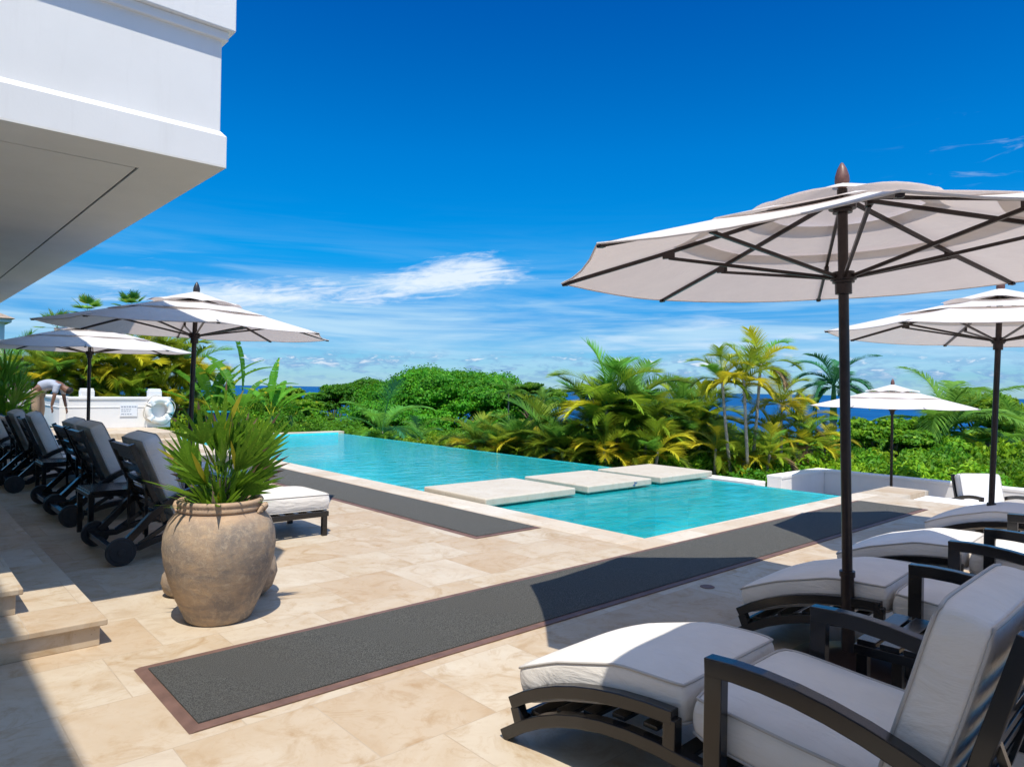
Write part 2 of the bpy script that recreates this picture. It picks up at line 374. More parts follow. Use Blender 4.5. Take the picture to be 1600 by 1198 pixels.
def _pool():
    t = NT('pool_lining'); v = t.coord('World'); n = t.noise(v, .7, 4, .6); n2 = t.noise(v, 3.5, 4, .6, 2.5)
    b = t.N.new('ShaderNodeTexBrick'); t.L.new(v, b.inputs['Vector']); b.offset = 0; b.inputs['Brick Width'].default_value = .15; b.inputs['Row Height'].default_value = .15; b.inputs['Mortar Size'].default_value = .004; b.inputs['Scale'].default_value = 1
    c = t.mix(t.rng(n, .35, .65), (.03, .68, .80), (.07, .80, .87)); c = t.mix(t.rng(n2, .50, .72, 0, .35), c, (.25, .92, .92))
    c = t.mix(t.math('MULTIPLY', b.outputs['Fac'], .15), c, (.4, .8, .8))
    t.set('Base Color', c); t.set('Roughness', .4); return t.m
M['pool'] = _pool()
def _water():
    t = NT('pool_water'); v = t.coord('World', (1, 1, 1), R(25)); n = t.noise(t.coord('World', (1, 1.9, 1), R(20)), 2.2, 5, .55, 1.0); n2 = t.noise(v, 9, 3, .5, .5)
    bm = t.N.new('ShaderNodeBump'); t.L.new(t.math('ADD', n, t.math('MULTIPLY', n2, .25)), bm.inputs['Height']); bm.inputs['Strength'].default_value = .6; bm.inputs['Distance'].default_value = .035
    tr = t.N.new('ShaderNodeBsdfTransparent'); tr.inputs[0].default_value = (.90, 1.0, 1.0, 1)
    gl = t.N.new('ShaderNodeBsdfGlossy'); gl.inputs['Roughness'].default_value = .02; t.L.new(bm.outputs[0], gl.inputs['Normal'])
    fr = t.N.new('ShaderNodeFresnel'); fr.inputs[0].default_value = 1.33; t.L.new(bm.outputs[0], fr.inputs['Normal'])
    mx = t.N.new('ShaderNodeMixShader'); df = t.N.new('ShaderNodeBsdfDiffuse'); t.L.new(t.mix(t.rng(n, .35, .65), (.0, .60, .66), (.05, .77, .80)), df.inputs[0]); m0 = t.N.new('ShaderNodeMixShader'); m0.inputs[0].default_value = .45
    t.L.new(tr.outputs[0], m0.inputs[1]); t.L.new(df.outputs[0], m0.inputs[2]); t.L.new(fr.outputs[0], mx.inputs[0]); t.L.new(m0.outputs[0], mx.inputs[1]); t.L.new(gl.outputs[0], mx.inputs[2])
    t.L.new(mx.outputs[0], t.out.inputs[0]); return t.m
M['water'] = _water()
def _sea():
    t = NT('sea_water'); v = t.coord('World'); n = t.noise(v, .004, 6, .6); n2 = t.noise(v, .08, 4, .6)
    t.set('Base Color', t.mix(t.rng(n, .35, .65), (.002, .062, .19), (.004, .095, .26))); t.set('Roughness', .55); t.set('Specular IOR Level', .12); t.bump(n2, .5, 2.0); return t.m
M['sea'] = _sea()
M['soil'] = simple('hillside_soil', (.035, .055, .016), .95, .5, .4, .5, 3, kind='World')
M['g_broad'] = leafmat('leaf_broad', (0.0339, 0.1147, 0.0064), (0.1131, 0.3057, 0.0137), (0.3628, 0.6347, 0.0302), .30, .35)
M['g_tree'] = leafmat('leaf_tree', (0.0194, 0.0991, 0.0054), (0.0755, 0.2832, 0.0108), (0.2698, 0.6136, 0.0225), .28, .30)
M['g_lime'] = leafmat('leaf_lime', (0.0722, 0.1642, 0.0072), (0.231, 0.4211, 0.0176), (0.5561, 0.7487, 0.0357), .35, .5)
M['g_palm'] = leafmat('leaf_palm', (0.0624, 0.2139, 0.0321), (0.1604, 0.3921, 0.0535), (0.3565, 0.6417, 0.0891), .35, .9)
M['g_teal'] = leafmat('leaf_bluegreen', (0.0232, 0.1318, 0.0543), (0.0465, 0.217, 0.0853), (0.124, 0.3565, 0.1395), .3, .9)
M['g_yellow'] = leafmat('leaf_yellow', (.38, .42, .03), (.64, .60, .04), (.76, .62, .05), .4, .9)
M['g_olive'] = leafmat('leaf_olive', (.13, .22, .02), (.27, .40, .03), (.46, .52, .05), .38, .9)
M['g_brown'] = leafmat('leaf_dry', (0.16, 0.1, 0.05), (0.3, 0.2, 0.11), (0.42, 0.3, 0.2), .2, .9)
M['g_banana'] = leafmat('leaf_banana', (0.0581, 0.2209, 0.0139), (0.1279, 0.3604, 0.0232), (0.2558, 0.5115, 0.0465), .45, 1.2)
M['g_fan'] = leafmat('leaf_fan', (.055, .19, .009), (.13, .32, .016), (.32, .52, .04), .36, 9)

# ================================================================== SETTING
def struct(name, mb, m, **k):
    o = mb.build(name, m, **k); o['kind'] = 'structure'; return o
# sea and hillside
mb = MB(); n = 160
mb.add([(0, 0, -100)] + [(20000*math.cos(2*math.pi*i/n), 20000*math.sin(2*math.pi*i/n), -100) for i in range(n)], [(0, 1+i, 1+(i+1) % n) for i in range(n)])
struct('sea', mb, M['sea'])
def ground_h(x, y):
    d = max(x - 17.2, y - 27, 0)
    if x > 11.2 or y > 20.4: base = -1.9
    else: base = -1.2
    s = math.sin(x*.13+1)*math.cos(y*.11)*.7*min(1, d/12)
    return base - .10*d - .00045*d*d + s
mb = MB(); NA, NR = 96, 60; vs = [(0, 0, -1.2)]; fs = []
for j in range(NR):
    r = 2.0 + 900*((j+1)/NR)**3
    for i in range(NA):
        a = 2*math.pi*i/NA; x, y = r*math.cos(a), r*math.sin(a); vs.append((x, y, max(-112, ground_h(x, y))))
for i in range(NA): fs.append((0, 1+i, 1+(i+1) % NA))
for j in range(NR-1):
    for i in range(NA):
        a = 1+j*NA; i2 = (i+1) % NA; fs.append((a+i, a+NA+i, a+NA+i2, a+i2))
mb.add(vs, fs); struct('hillside', mb, M['soil'], smooth=True, sharp=0)

# paving
DT = -.5
mb = MB(); mb.box2((-9, -9, DT), (5.3, 17.3, 0)); mb.box2((5.3, -9, DT), (10.85, 4.03, 0)); mb.box2((10.85, 3.75, DT), (12.05, 4.33, -.002))
struct('pool_deck', mb, M['deck'])
mb = MB(); mb.box2((5.3, 4.03, DT), (10.85, 4.33, .004)); mb.box2((5.3, 4.33, DT), (5.72, 19.85, .004)); mb.box2((5.3, 19.85, DT), (10.85, 20.15, .004))
struct('pool_coping', mb, M['coping'], bevel=.012)
# pool shell
mb = MB(); D = -1.25
mb.box2((5.72, 4.33, D-.15), (10.64, 19.85, D)); mb.box2((10.64, 4.33, -1.9), (10.80, 19.85, -.078))
mb.box2((5.60, 4.33, D-.15), (5.724, 19.85, -.03)); mb.box2((5.72, 4.30, D-.15), (10.64, 4.334, -.03)); mb.box2((5.72, 19.846, D-.15), (10.64, 19.9, -.03))
mb.box2((5.73, 4.34, D), (10.63, 4.95, -.42)); mb.box2((5.73, 4.95, D), (10.63, 5.5, -.80))
struct('pool_basin', mb, M['pool'])
ny = 2; ys = np.linspace(4.332, 19.848, ny)
mb = MB(); mb.add([(x, y, -.070) for y in ys for x in (5.722, 10.80)], [(2*i, 2*i+1, 2*i+3, 2*i+2) for i in range(ny-1)])
struct('pool_water', mb, M['water'], fix=False)
# raised landing at the far left, two steps up
mb = MB()
mb.box2((-9, 17.3, DT), (5.3, 17.75, .14)); mb.box2((-9, 17.72, DT), (5.3, 20.6, .28))
struct('raised_terrace', mb, M['step'], bevel=.008)
# steps up to the villa, left foreground
def steps(name, x1, y1, z0, z1):
    mb = MB(); mb.box2((-4, y1+.02, z0), (x1-.02, 17.2, z1-.035)); o = struct(name+'_riser', mb, M['step'], bevel=.004)
    mb2 = MB(); mb2.box2((-4, y1-.012, z1-.035), (x1+.012, 17.21, z1)); struct(name+'_tread', mb2, M['deck'], bevel=.006)
steps('lower_step', .97, 4.48, 0, .15); steps('upper_step', .62, 4.85, .15, .30)
# lower terrace right of the pool
mb = MB(); mb.box2((10.85, -12, -1.9), (16.6, 3.75, -.80)); mb.box2((12.05, 3.75, -1.9), (16.6, 7.3, -.80)); mb.box2((10.86, 4.34, -1.9), (12.05, 7.3, -.80))
struct('lower_terrace', mb, M['step'])
mb = MB(); mb.box2((10.86, 2.75, -.8), (11.95, 3.745, -.07)); o = struct('terrace_step', mb, M['white'], bevel=.01)

# ---------------------------------------------------------------- white walls (things)
def wall_run(parent, p0, p1, z0, z1, th, name='wall_section', plain=False):
    p0 = Vector(p0); p1 = Vector(p1); d = (p1-p0); L_ = d.length; u = d.normalized(); nrm = Vector((u.y, -u.x, 0)); rot = Matrix(((u.x, nrm.x, 0), (u.y, nrm.y, 0), (0, 0, 1)))
    c = (p0+p1)/2; mb = MB()
    mb.box((c.x, c.y, (z0+z1-.06)/2), (L_, th, z1-.06-z0), rot)
    e_ = .02 if plain else .05
    mb.box((c.x, c.y, z1-.03), (L_+.0, th+e_, .06), rot)
    if not plain: mb.box((c.x, c.y, z1-.25), (L_+.012, th+.03, .018), rot)
    return mb.build(name, M['white'], parent, bevel=.008)
w = thing('garden_wall', 'low white rendered wall with a moulded band behind the far end of the pool', 'wall', (4.5, 19.9, .28))
for a, b in (((-1.1, 0, 0), (1.22, 0, 0)),): wall_run(w, a, b, 0, .78, .26)
wall_run(w, (-1.1, .14, 0), (-1.1, 3.2, 0), 0, .775, .26)
for x in (.02-.7, .86):
    mb = MB(); mb.box((x, .02, .86), (.29, .30, .17)); mb.box((x, .02, .965), (.26, .27, .05)); mb.build('pillar_cap', M['white'], w, bevel=.015)
w2 = thing('terrace_wall', 'long low white parapet wall round the lower terrace right of the pool', 'wall', (0, 0, -.8))
wall_run(w2, (16.0, 7.35, 0), (16.0, -9, 0), 0, .53, .32, plain=True); wall_run(w2, (13.86, 7.2, 0), (15.83, 7.2, 0), 0, .53, .32, plain=True)
w3 = thing('basin_wall', 'white outer wall of the overflow channel below the infinity edge', 'wall', (0, 0, -1.9))
wall_run(w3, (13.6, 7.37, 0), (13.6, 9.3, 0), 0, 1.50, .42, plain=True)

# ---------------------------------------------------------------- villa (balcony over the left side)
villa = thing('villa', 'white villa with a moulded balcony and flat soffit reaching over the upper left', 'building', (0, 0, 0))
X1, Y1, ZB = 1.53, 4.40, 2.80; X0, Y2 = -6.0, 17.0
def slab(name, e, z0, z1, m, par=villa, bev=.006):
    mb = MB(); mb.box2((X0-e, Y1-e, z0), (X1+e, Y2+e, z1)); return mb.build(name, m, par, bevel=bev)
mb = MB(); mb.box2((X0, Y1, ZB+.22), (X1, Y2, 4.48)); mb.build('balcony_parapet', M['white'], villa, bevel=.006)
# lip with sloped top
mb = MB(); e = .028
mb.box2((X0-e, Y1-e, ZB+.012), (X1+e, Y1+.32, ZB+.19)); mb.box2((X1-.32, Y1+.32, ZB+.012), (X1+e, Y2, ZB+.19))
mb.add([(X0-e, Y1-e, ZB+.19), (X1+e, Y1-e, ZB+.19), (X1+e, Y2, ZB+.19), (X1, Y2, ZB+.225), (X1, Y1, ZB+.225), (X0-e, Y1, ZB+.225)], [(0, 1, 4, 5), (1, 2, 3, 4)])
mb.build('fascia_band', M['white'], villa)
slab('lower_moulding', .03, ZB+.775, ZB+.83, M['white']); slab('upper_moulding', .062, ZB+.83, 4.54, M['white'])
mb = MB(); g = .36; gw = .016                     # soffit: rim, dark gap, panel
mb.box2((X0, Y1-.028, ZB), (X1+.028, Y1+g, ZB+.012)); mb.box2((X1-g, Y1+g, ZB), (X1+.028, Y2, ZB+.012)); mb.box2((X0, Y1+g+gw, ZB), (X1-g-gw, Y2, ZB+.012))
mb.build('soffit', M['soffit'], villa)
mb = MB(); mb.box2((X0, Y1+.3, ZB+.02), (X1-.3, Y2, ZB+.04)); mb.build('shadow_gap_backing', M['groove'], villa)
mb = MB(); mb.box2((-6, -9, 0), (-1.13, 17, 2.79)); mb.box2((-6, -9, 2.79), (-1.13, 4.3, 7.0)); mb.build('house_wall', M['white'], villa)
for y in (-2.2, 1.2, 6.5, 9.5, 12.5, 15.2):
    mb = MB(); mb.box2((-1.16, y-.75, .3), (-1.10, y+.75, 2.35)); f = mb.build('door_frame', M['white'], villa, bevel=.01)
    mb = MB(); mb.box2((-1.105, y-.66, .38), (-1.09, y-.03, 2.27)); mb.box2((-1.105, y+.03, .38), (-1.09, y+.66, 2.27)); mb.build('glazing', M['groove'], f)
# neighbouring roof eave
px, z = 4, 26.0; x_, y_ = at(px, z); h_ = hgt(px, 492, z)
ev = thing('pavilion', 'small pavilion roof corner showing past the villa soffit at far left', 'building', (x_-1.6, y_+1.2, 0))
mb = MB(); mb.box((0, 0, h_-.22), (3.6, 3.2, .14)); mb.build('eave_board', M['white'], ev, bevel=.02)
mb = MB(); mb.add([(-1.9, -1.7, h_-.14), (1.9, -1.7, h_-.14), (1.9, 1.7, h_-.14), (-1.9, 1.7, h_-.14), (0, 0, h_+.75)], [(0, 1, 4), (1, 2, 4), (2, 3, 4), (3, 0, 4), (3, 2, 1, 0)]); mb.build('roof', M['rooftile'], ev)
for sx in (-1, 1):
    for sy in (-1, 1):
        mb = MB(); mb.box((sx*1.5, sy*1.3, (h_-.29-1.9)/2), (.22, .22, h_-.29+1.9)); mb.build('post', M['white'], ev)

# ---------------------------------------------------------------- stepping slabs
first = None
for i, (xa, xb, lab) in enumerate(((5.74, 7.42, 'pale square stone slab nearest the left paving of the pool crossing'),
                              (7.68, 9.20, 'middle pale stone slab of the pool crossing with a small blue mark'),
                              (9.44, 10.95, 'pale stone slab of the crossing at the infinity edge'))):
    t = thing('stepping_slab', lab, 'stone slab', ((xa+xb)/2, 7.52, 0), 0, 'stone slabs crossing the pool')
    w_ = xb-xa; mb = MB(); mb.box((0, 0, .012), (w_, 1.36, .105)); mb.build('slab_top', M['slab'], t, bevel=.02, seg=3)
    mb = MB(); mb.box((0, 0, -.66), (w_-.5, .8, 1.24)); mb.build('plinth', M['pool'], t)
    if i == 1:
        mb = MB(); mb.box((.32, -.684, .01), (.014, .006, .07)); mb.box((.35, -.684, .03), (.05, .006, .012)); mb.box((.30, -.684, -.005), (.05, .006, .012)); mb.build('depth_mark', M['inkblue'], t)

# ---------------------------------------------------------------- mats
def mat_runner(x0, y0, x1, y1, lab):
    t = thing('runner_mat', lab, 'mat', ((x0+x1)/2, (y0+y1)/2, .0), 0, 'runner mats by the pool')
    w, l = (x1-x0)/2, (y1-y0)/2; b = .056
    mb = MB(); mb.prism([(-w, 0.001), (w, .001), (w-.03, .009), (-w+.03, .009)], 'y', -l, l); mb.build('rubber_border', M['border'], t, bevel=.002)
    nxx, nyy = max(2, int(w*2/.12)), max(2, int(l*2/.12)); mb = MB(); vs = []; fs = []
    for j in range(nyy+1):
        for i in range(nxx+1):
            vs.append((-(w-b)+2*(w-b)*i/nxx, -(l-b)+2*(l-b)*j/nyy, .0145 + .0022*math.sin(i*.9+j*.4)*math.sin(j*.31)))
    for j in range(nyy):
        for i in range(nxx): a = j*(nxx+1)+i; fs.append((a, a+1, a+nxx+2, a+nxx+1))
    mb.add(vs, fs); mb.box((0, 0, .0095), (2*(w-b), 2*(l-b), .006)); mb.build('carpet_pile', M['carpet'], t)
    return t
mat_runner(1.0, 3.12, 10.05, 4.0, 'long charcoal runner mat with brown rubber edge across the foreground')
mat_runner(4.36, 5.33, 5.26, 14.6, 'charcoal runner mat lying along the left edge of the pool')
mb = MB(); x_, y_ = at(1110, 5.35); mb.lathe([(.0, .004), (.05, .004), (.055, .001)], 20, (x_, y_, .002)); o = mb.build('floor_drain', M['border']); tag(o, 'small round drain cover in the paving beside the second lounger', 'drain')

# ================================================================== UMBRELLAS
RIMH, RISE, RAD = 2.18, .40, 1.58
def canopy_h(r): return RIMH + RISE*(1-(r/RAD))
def ring_panel(r0, r1, lift0, lift1, rot0, nr=6, na=6, sag=.030, scallop=0.0):
    mb = MB(); vs = []; fs = []; NA_ = 8*na
    for j in range(nr+1):
        r = r0 + (r1-r0)*j/nr; lf = lift0 + (lift1-lift0)*j/nr
        for i in range(NA_):
            s_ = i % na; f = s_/na; k = i//na
            a0 = rot0 + k*math.pi/4; a1 = a0 + math.pi/4
            p0 = Vector((math.cos(a0), math.sin(a0), 0)); p1 = Vector((math.cos(a1), math.sin(a1), 0))
            p = (p0*(1-f) + p1*f); q = 4*f*(1-f)
            rr = r*(1 - .018*q*(r/RAD) )
            edge = (j/nr)**3
            z = canopy_h(r) + lf - sag*q*(r/RAD)*(1-(r/RAD)*.3) + scallop*q*edge
            vs.append((p.x*rr, p.y*rr, z))
    for j in range(nr):
        for i in range(NA_):
            i2 = (i+1) % NA_; fs.append((j*NA_+i, j*NA_+i2, (j+1)*NA_+i2, (j+1)*NA_+i))
    mb.add(vs, fs); return mb
def make_umbrella(rot0, finial, label):
    t = thing('parasol', label, 'parasol', (0, 0, 0), 0, 'white market parasols round the pool')
    mb = MB(); mb.tube([(0, 0, .30), (0, 0, 2.60)], .0265, 16); mb.tube([(0, 0, .50), (0, 0, .53)], .04, 16); mb.build('pole', M['bronze'], t, smooth=True)
    mb = MB(); mb.lathe([(0, .0), (.30, 0), (.305, .03), (.28, .05), (.18, .062), (.10, .085), (.05, .10), (0, .10)], 36); b = mb.build('base_plate', M['bronze'], t, smooth=True)
    mb = MB(); mb.tube([(0, 0, .08), (0, 0, .50)], .034, 16); mb.tube([(.03, 0, .30), (.055, 0, .30)], .009, 8); mb.build('base_sleeve', M['bronze'], t, smooth=True)
    ring_panel(.78, RAD, 0, 0, rot0, 8).build('canopy', M['canvas'], t, smooth=True, sharp=0)
    ring_panel(.40, .90, .008, .008, rot0, 5, scallop=.020).build('canopy_vent', M['canvas'], t, smooth=True, sharp=0)
    ring_panel(.015, .52, .055, .030, rot0, 5, scallop=.034).build('canopy_cap', M['canvas'], t, smooth=True, sharp=0)
    # hem
    pts = []
    for k in range(8):
        a0 = rot0 + k*math.pi/4; a1 = a0 + math.pi/4
        for f in (0, .25, .5, .75):
            p = Vector((math.cos(a0), math.sin(a0), 0))*(1-f) + Vector((math.cos(a1), math.sin(a1), 0))*f; q = 4*f*(1-f)
            pts.append((p.x*RAD*(1-.018*q), p.y*RAD*(1-.018*q), RIMH - .030*q*.7))
    mb = MB(); mb.ring(pts, .0055); mb.build('hem', M['canvas'], t, smooth=True)
    mb = MB(); mb.tube([(0, 0, 2.47), (0, 0, 2.56)], .05, 16); mb.tube([(0, 0, 2.49), (0, 0, 2.53)], .07, 16); mb.build('hub', M['bronze'], t, smooth=True)
    mb = MB(); mb.tube([(0, 0, 2.03), (0, 0, 2.09)], .043, 16); mb.tube([(0, 0, 2.09), (0, 0, 2.15)], .056, 16); mb.tube([(0, 0, 2.105), (0, 0, 2.135)], .066, 16); mb.build('runner', M['bronze'], t, smooth=True)
    if finial is not None:
        mb = MB(); mb.lathe([(.0, 2.58), (.022, 2.58), (.02, 2.605), (.03, 2.615), (.038, 2.64), (.036, 2.67), (.024, 2.71), (.008, 2.74), (0, 2.745)], 16); mb.build('finial', finial, t, smooth=True)
    for k in range(8):
        a = rot0 + k*math.pi/4; u = Vector((math.cos(a), math.sin(a), 0)); w = Vector((-u.y, u.x, 0))
        def P(r, dz=-.022): return (u.x*r, u.y*r, canopy_h(r)+dz)
        mb = MB(); mb.sweep([P(.05), P(.5), P(1.0), P(RAD-.005, -.010)], w, .017, .022); mb.box(P(RAD-.02, -.012), (.03, .03, .02), Matrix.Rotation(a, 3, 'Z')); rb = mb.build('rib', M['bronze'], t)
        mb = MB(); e = Vector(P(.93, -.055)); mb.sweep([Vector((u.x*.05, u.y*.05, 2.12)), e], w, .015, .018); mb.box(Vector(P(.93, -.04)), (.07, .026, .035), Matrix.Rotation(a, 3, 'Z')); mb.build('strut', M['bronze'], t)
    return t
def place(t, x, y, z=0, tilt=(0, 0)):
    t.location = (x, y, z); t.rotation_euler[0] = tilt[0]; t.rotation_euler[1] = tilt[1]; return t
ROT = R(29)
U = []
proto = make_umbrella(ROT, M['finial'], 'large open parasol seen from beneath with brown finial, standing behind the nearest lounger')
place(proto, 3.93, 1.60, 0, (R(-1.1), R(-1.15)))
def dup_umb(x, y, z, lab, tilt=(0, 0), rz=0, sc=1):
    c = copy_tree(proto); c['label'] = lab; place(c, x, y, z, tilt); c.rotation_euler[2] = rz; c.scale = (sc, sc, sc); return c
u2 = dup_umb(7.62, 1.86, 0, 'white parasol cut off by the right border, partly behind the largest parasol', (R(1.2), R(1.0)), R(4), .94)
u3 = dup_umb(14.9, 5.3, -.92, 'small distant white parasol with brown finial on the lower terrace', (0, 0), R(10), .98)
u4 = dup_umb(2.51, 8.04, 0, 'white parasol with dark finial behind the clay urn on the left', (R(.6), R(1.2)), R(6), .94)
for ch in u4.children:
    if ch.name.startswith('finial'): ch.data = ch.data.copy(); ch.data.materials[0] = M['finial2']
u5 = dup_umb(2.49, 12.85, -.12, 'white parasol farthest left, overlapped by the parasol behind the urn', (R(.5), 0), R(3), .96)
u6 = dup_umb(2.0, -.62, .0, 'unseen tall parasol added behind the camera to shade the nearest lounger', (0, 0), 0, 1.0); u6.scale = (1.02, 1.02, 1.36)  # out of view, added and stretched upward to cast shade on the nearest lounger

# ================================================================== LOUNGERS
def cushion(path, W, T, mat, parent, name, nb=26, na=12, nc=6, piping=True, crown=.022):
    """path: (y, z) of the cushion's BOTTOM centre line; thickness T along the normal"""
    P = [Vector((0, y, z)) for y, z in path]; seg = [(P[i+1]-P[i]).length for i in range(len(P)-1)]; tot = sum(seg)
    def pos(s):
        s = max(0, min(1, s))*tot
        for i, l in enumerate(seg):
            if s <= l + 1e-9 or i == len(seg)-1:
                f = s/l; p = P[i].lerp(P[i+1], f); break
            s -= l
        return p
    def frame(s):
        p = pos(s); t = (pos(s+.03)-pos(s-.03)).normalized(); n = Vector((1, 0, 0)).cross(t); 
        if n.z < 0 and abs(n.z) > .05: n = -n
        return p, t, n
    nsign = 1
    def Q(a, b, c):                              # a across, b along, c through (-1..1)
        ks = .045
        aa = a*(1 - ks*abs(b)**14) ; bb = b*(1 - ks*.5*abs(a)**14)
        p, t, n = frame((bb+1)/2)
        bulge = .010*(1-c*c)
        x = aa*(W/2 + bulge*(abs(a)**6)); 
        cr = crown*(1-a**4)*(1-b**4)
        off = T/2*(c+1) + (cr if c > 0 else -cr*.4)*abs(c)
        off -= .006*(abs(a)**8 + abs(b)**8)*c
        p = p + n*off + t*(math.copysign(1, b)*bulge*abs(b)**20)
        return Vector((x, p.y, p.z))
    mb = MB(); idx = {}; vs = []; fs = []
    def vid(i, j, k):
        key = (i, j, k)
        if key not in idx: idx[key] = len(vs); vs.append(Q(2*i/na-1, 2*j/nb-1, 2*k/nc-1))
        return idx[key]
    for i in range(na):
        for j in range(nb):
            for k in (0, nc): fs.append((vid(i, j, k), vid(i+1, j, k), vid(i+1, j+1, k), vid(i, j+1, k)))
    for i in range(na):
        for k in range(nc):
            for j in (0, nb): fs.append((vid(i, j, k), vid(i+1, j, k), vid(i+1, j, k+1), vid(i, j, k+1)))
    for j in range(nb):
        for k in range(nc):
            for i in (0, na): fs.append((vid(i, j, k), vid(i, j+1, k), vid(i, j+1, k+1), vid(i, j, k+1)))
    mb.add(vs, fs); o = mb.build(name, mat, parent, smooth=True, sharp=60, bevel=.014, seg=3)
    if piping:
        pm = MB()
        for c in (-1, 1):
            loop = [Q(2*i/na-1, -1, c) for i in range(na)] + [Q(1, 2*j/nb-1, c) for j in range(nb)] + [Q(1-2*i/na, 1, c) for i in range(na)] + [Q(-1, 1-2*j/nb, c) for j in range(nb)]
            pm.ring([p + Vector((0, 0, 0)) for p in loop], .0055)
        pm.build('piping', M['piping'], o, smooth=True, sharp=0)
    return o
def arc(p0, p1, p2, n=8):                        # quadratic through p1 at the middle
    p0, p1, p2 = map(Vector, (p0, p1, p2)); c = p1*2 - (p0+p2)*.5
    return [p0*(1-t)**2 + c*2*t*(1-t) + p2*t*t for t in [i/n for i in range(n+1)]]
XA = (1, 0, 0)
def make_lounger(arched, label, group, mat='cushion', towel=False):
    t = thing('sun_lounger', label, 'sun lounger', (0, 0, 0), 0, group); fm = M['metal']
    HW = .385                                     # half width to arm centre line
    if arched:
        seat_top = [(-.62, .25), (-.2, .28), (.13, .31)]; foot = [(.15, .325), (.42, .315), (.70, .24), (.93, .150)]
    else:
        seat_top = [(-.47, .245), (-.2, .25), (.13, .255)]; foot = [(.15, .255), (.5, .25), (.94, .245)]
    cm = M[mat]
    cushion(foot, .70, .155, cm, t, 'foot_cushion'); cushion(seat_top, .70, .145, cm, t, 'seat_cushion', nb=18)
    cushion([(-.755, .90), (-.69, .66), (-.60, .35)] if arched else [(-.79, .985), (-.68, .72), (-.52, .33)], .70, .15, cm, t, 'back_cushion', nb=20)
    # side rails and arms
    for s in (-1, 1):
        x = s*HW
        if arched:
            mb = MB(); mb.sweep([(x, 1.0, .012)] + arc((x, .97, .03), (x, .58, .215), (x, .10, .24))[1:] + [(x, -.5, .215), (x, -.98, .20)], XA, .048, .05); mb.build('lower_rail', fm, t, bevel=.004)
            mb = MB(); mb.sweep(arc((x, .955, .165), (x, .60, .322), (x, .165, .375)), XA, .048, .05); mb.build('foot_rail', fm, t, bevel=.004)
            mb = MB(); mb.sweep([(x, .93, .155), (x, .895, .07)], XA, .046, .05); mb.build('foot_post', fm, t, bevel=.004)
            mb = MB(); mb.sweep([(x, .175, .37), (x, .175, .255)], XA, .046, .05); mb.build('rail_post', fm, t, bevel=.004)
            mb = MB(); mb.sweep([(x, .04, .22), (x, .05, .0)], XA, .05, .055); mb.build('leg', fm, t, bevel=.004)
            mb = MB(); mb.sweep([(x, -.93, .19), (x, -.97, .0)], XA, .05, .055); mb.build('leg', fm, t, bevel=.004)
        else:
            mb = MB(); mb.sweep([(x, .90, .215), (x, -.2, .215)] + arc((x, -.25, .213), (x, -.55, .19), (x, -.80, .12))[1:] + [(x, -1.02, .12)], XA, .045, .05); mb.build('lower_rail', fm, t, bevel=.004)
            mb = MB(); mb.sweep([(x, .86, .20), (x, .86, .0)], XA, .045, .05); mb.build('leg', fm, t, bevel=.004)
            mb = MB(); mb.sweep([(x, .05, .20), (x, .05, .0)], XA, .045, .05); mb.build('leg', fm, t, bevel=.004)
            wx = s*(HW+.065)
            mb = MB(); 
            for q, (r_, a_, b_) in enumerate(((.112, -.022, .022), (.085, -.026, .026), (.03, -.032, .032))):
                mb.tube([(wx+a_, -.95, .112), (wx+b_, -.95, .112)], r_, 32)
            mb.build('wheel', M['rubber'], t, smooth=True, sharp=30, bevel=.004)
            mb = MB(); mb.sweep([(x, -.30, .235), (x, -.55, .30), (x, -.80, .14)], XA, .03, .035); mb.build('brace', fm, t, bevel=.003)
        # arm: front post and bowed top
        ax_ = s*(HW+.02)
        mb = MB(); mb.sweep([(ax_, .0, .61), (ax_, .0, .16)], XA, .048, .062); mb.build('arm_post', fm, t, bevel=.004)
        mb = MB()
        if arched: pts = arc((ax_, .03, .600), (ax_, -.36, .577), (ax_, -.76, .44)) + [(ax_, -1.0, .24)]
        else: pts = arc((ax_, .03, .585), (ax_, -.36, .565), (ax_, -.68, .40)) + arc((ax_, -.72, .365), (ax_, -.82, .26), (ax_, -.93, .15), 4)
        mb.sweep(pts, XA, .055, .058); mb.build('armrest', fm, t, bevel=.004)
    # seat slats under the cushion
    mb = MB()
    ys_ = [-.42+.14*k for k in range(10)]
    for y in ys_:
        if arched: z = .255 if y < .15 else .30-.19*max(0, (y-.35)/.6)**1.2 if y > .35 else .30
        else: z = .228
        mb.box((0, y, z-.006), (2*HW-.04, .06, .018))
    mb.build('seat_slats', fm, t, bevel=.003)
    mb = MB(); yb = -.96 if arched else -1.0; mb.box((0, yb, .20 if arched else .125), (2*HW+.04, .05, .05)); mb.build('rear_crossbar', fm, t, bevel=.004)
    mb = MB(); mb.box((0, .90 if arched else .885, .11 if arched else .215), (2*HW-.05, .045, .04)); mb.build('front_crossbar', fm, t, bevel=.004)
    # back frame
    b0, b1 = ((-.64, .28), (-.815, .90)) if arched else ((-.565, .235), (-.86, .965))
    bf = None
    mb = MB()
    for s in (-1, 1): mb.sweep([(s*.335, b0[0], b0[1]), (s*.335, b1[0], b1[1])], XA, .05, .045)
    mb.sweep([(0, b1[0]-.001, b1[1]-.012), (0, b1[0]+.022, b1[1]-.08)], XA, .62, .03); 
    bf = mb.build('back_frame', fm, t, bevel=.003)
    d = Vector((0, b1[0]-b0[0], b1[1]-b0[1]))
    for k in range(6):
        p = Vector((0, b0[0], b0[1])) + d*(.08+.145*k); q = p + d*.085
        mb = MB(); mb.sweep([p, q], XA, .62, .018); mb.build('back_slat', fm, bf, bevel=.002)
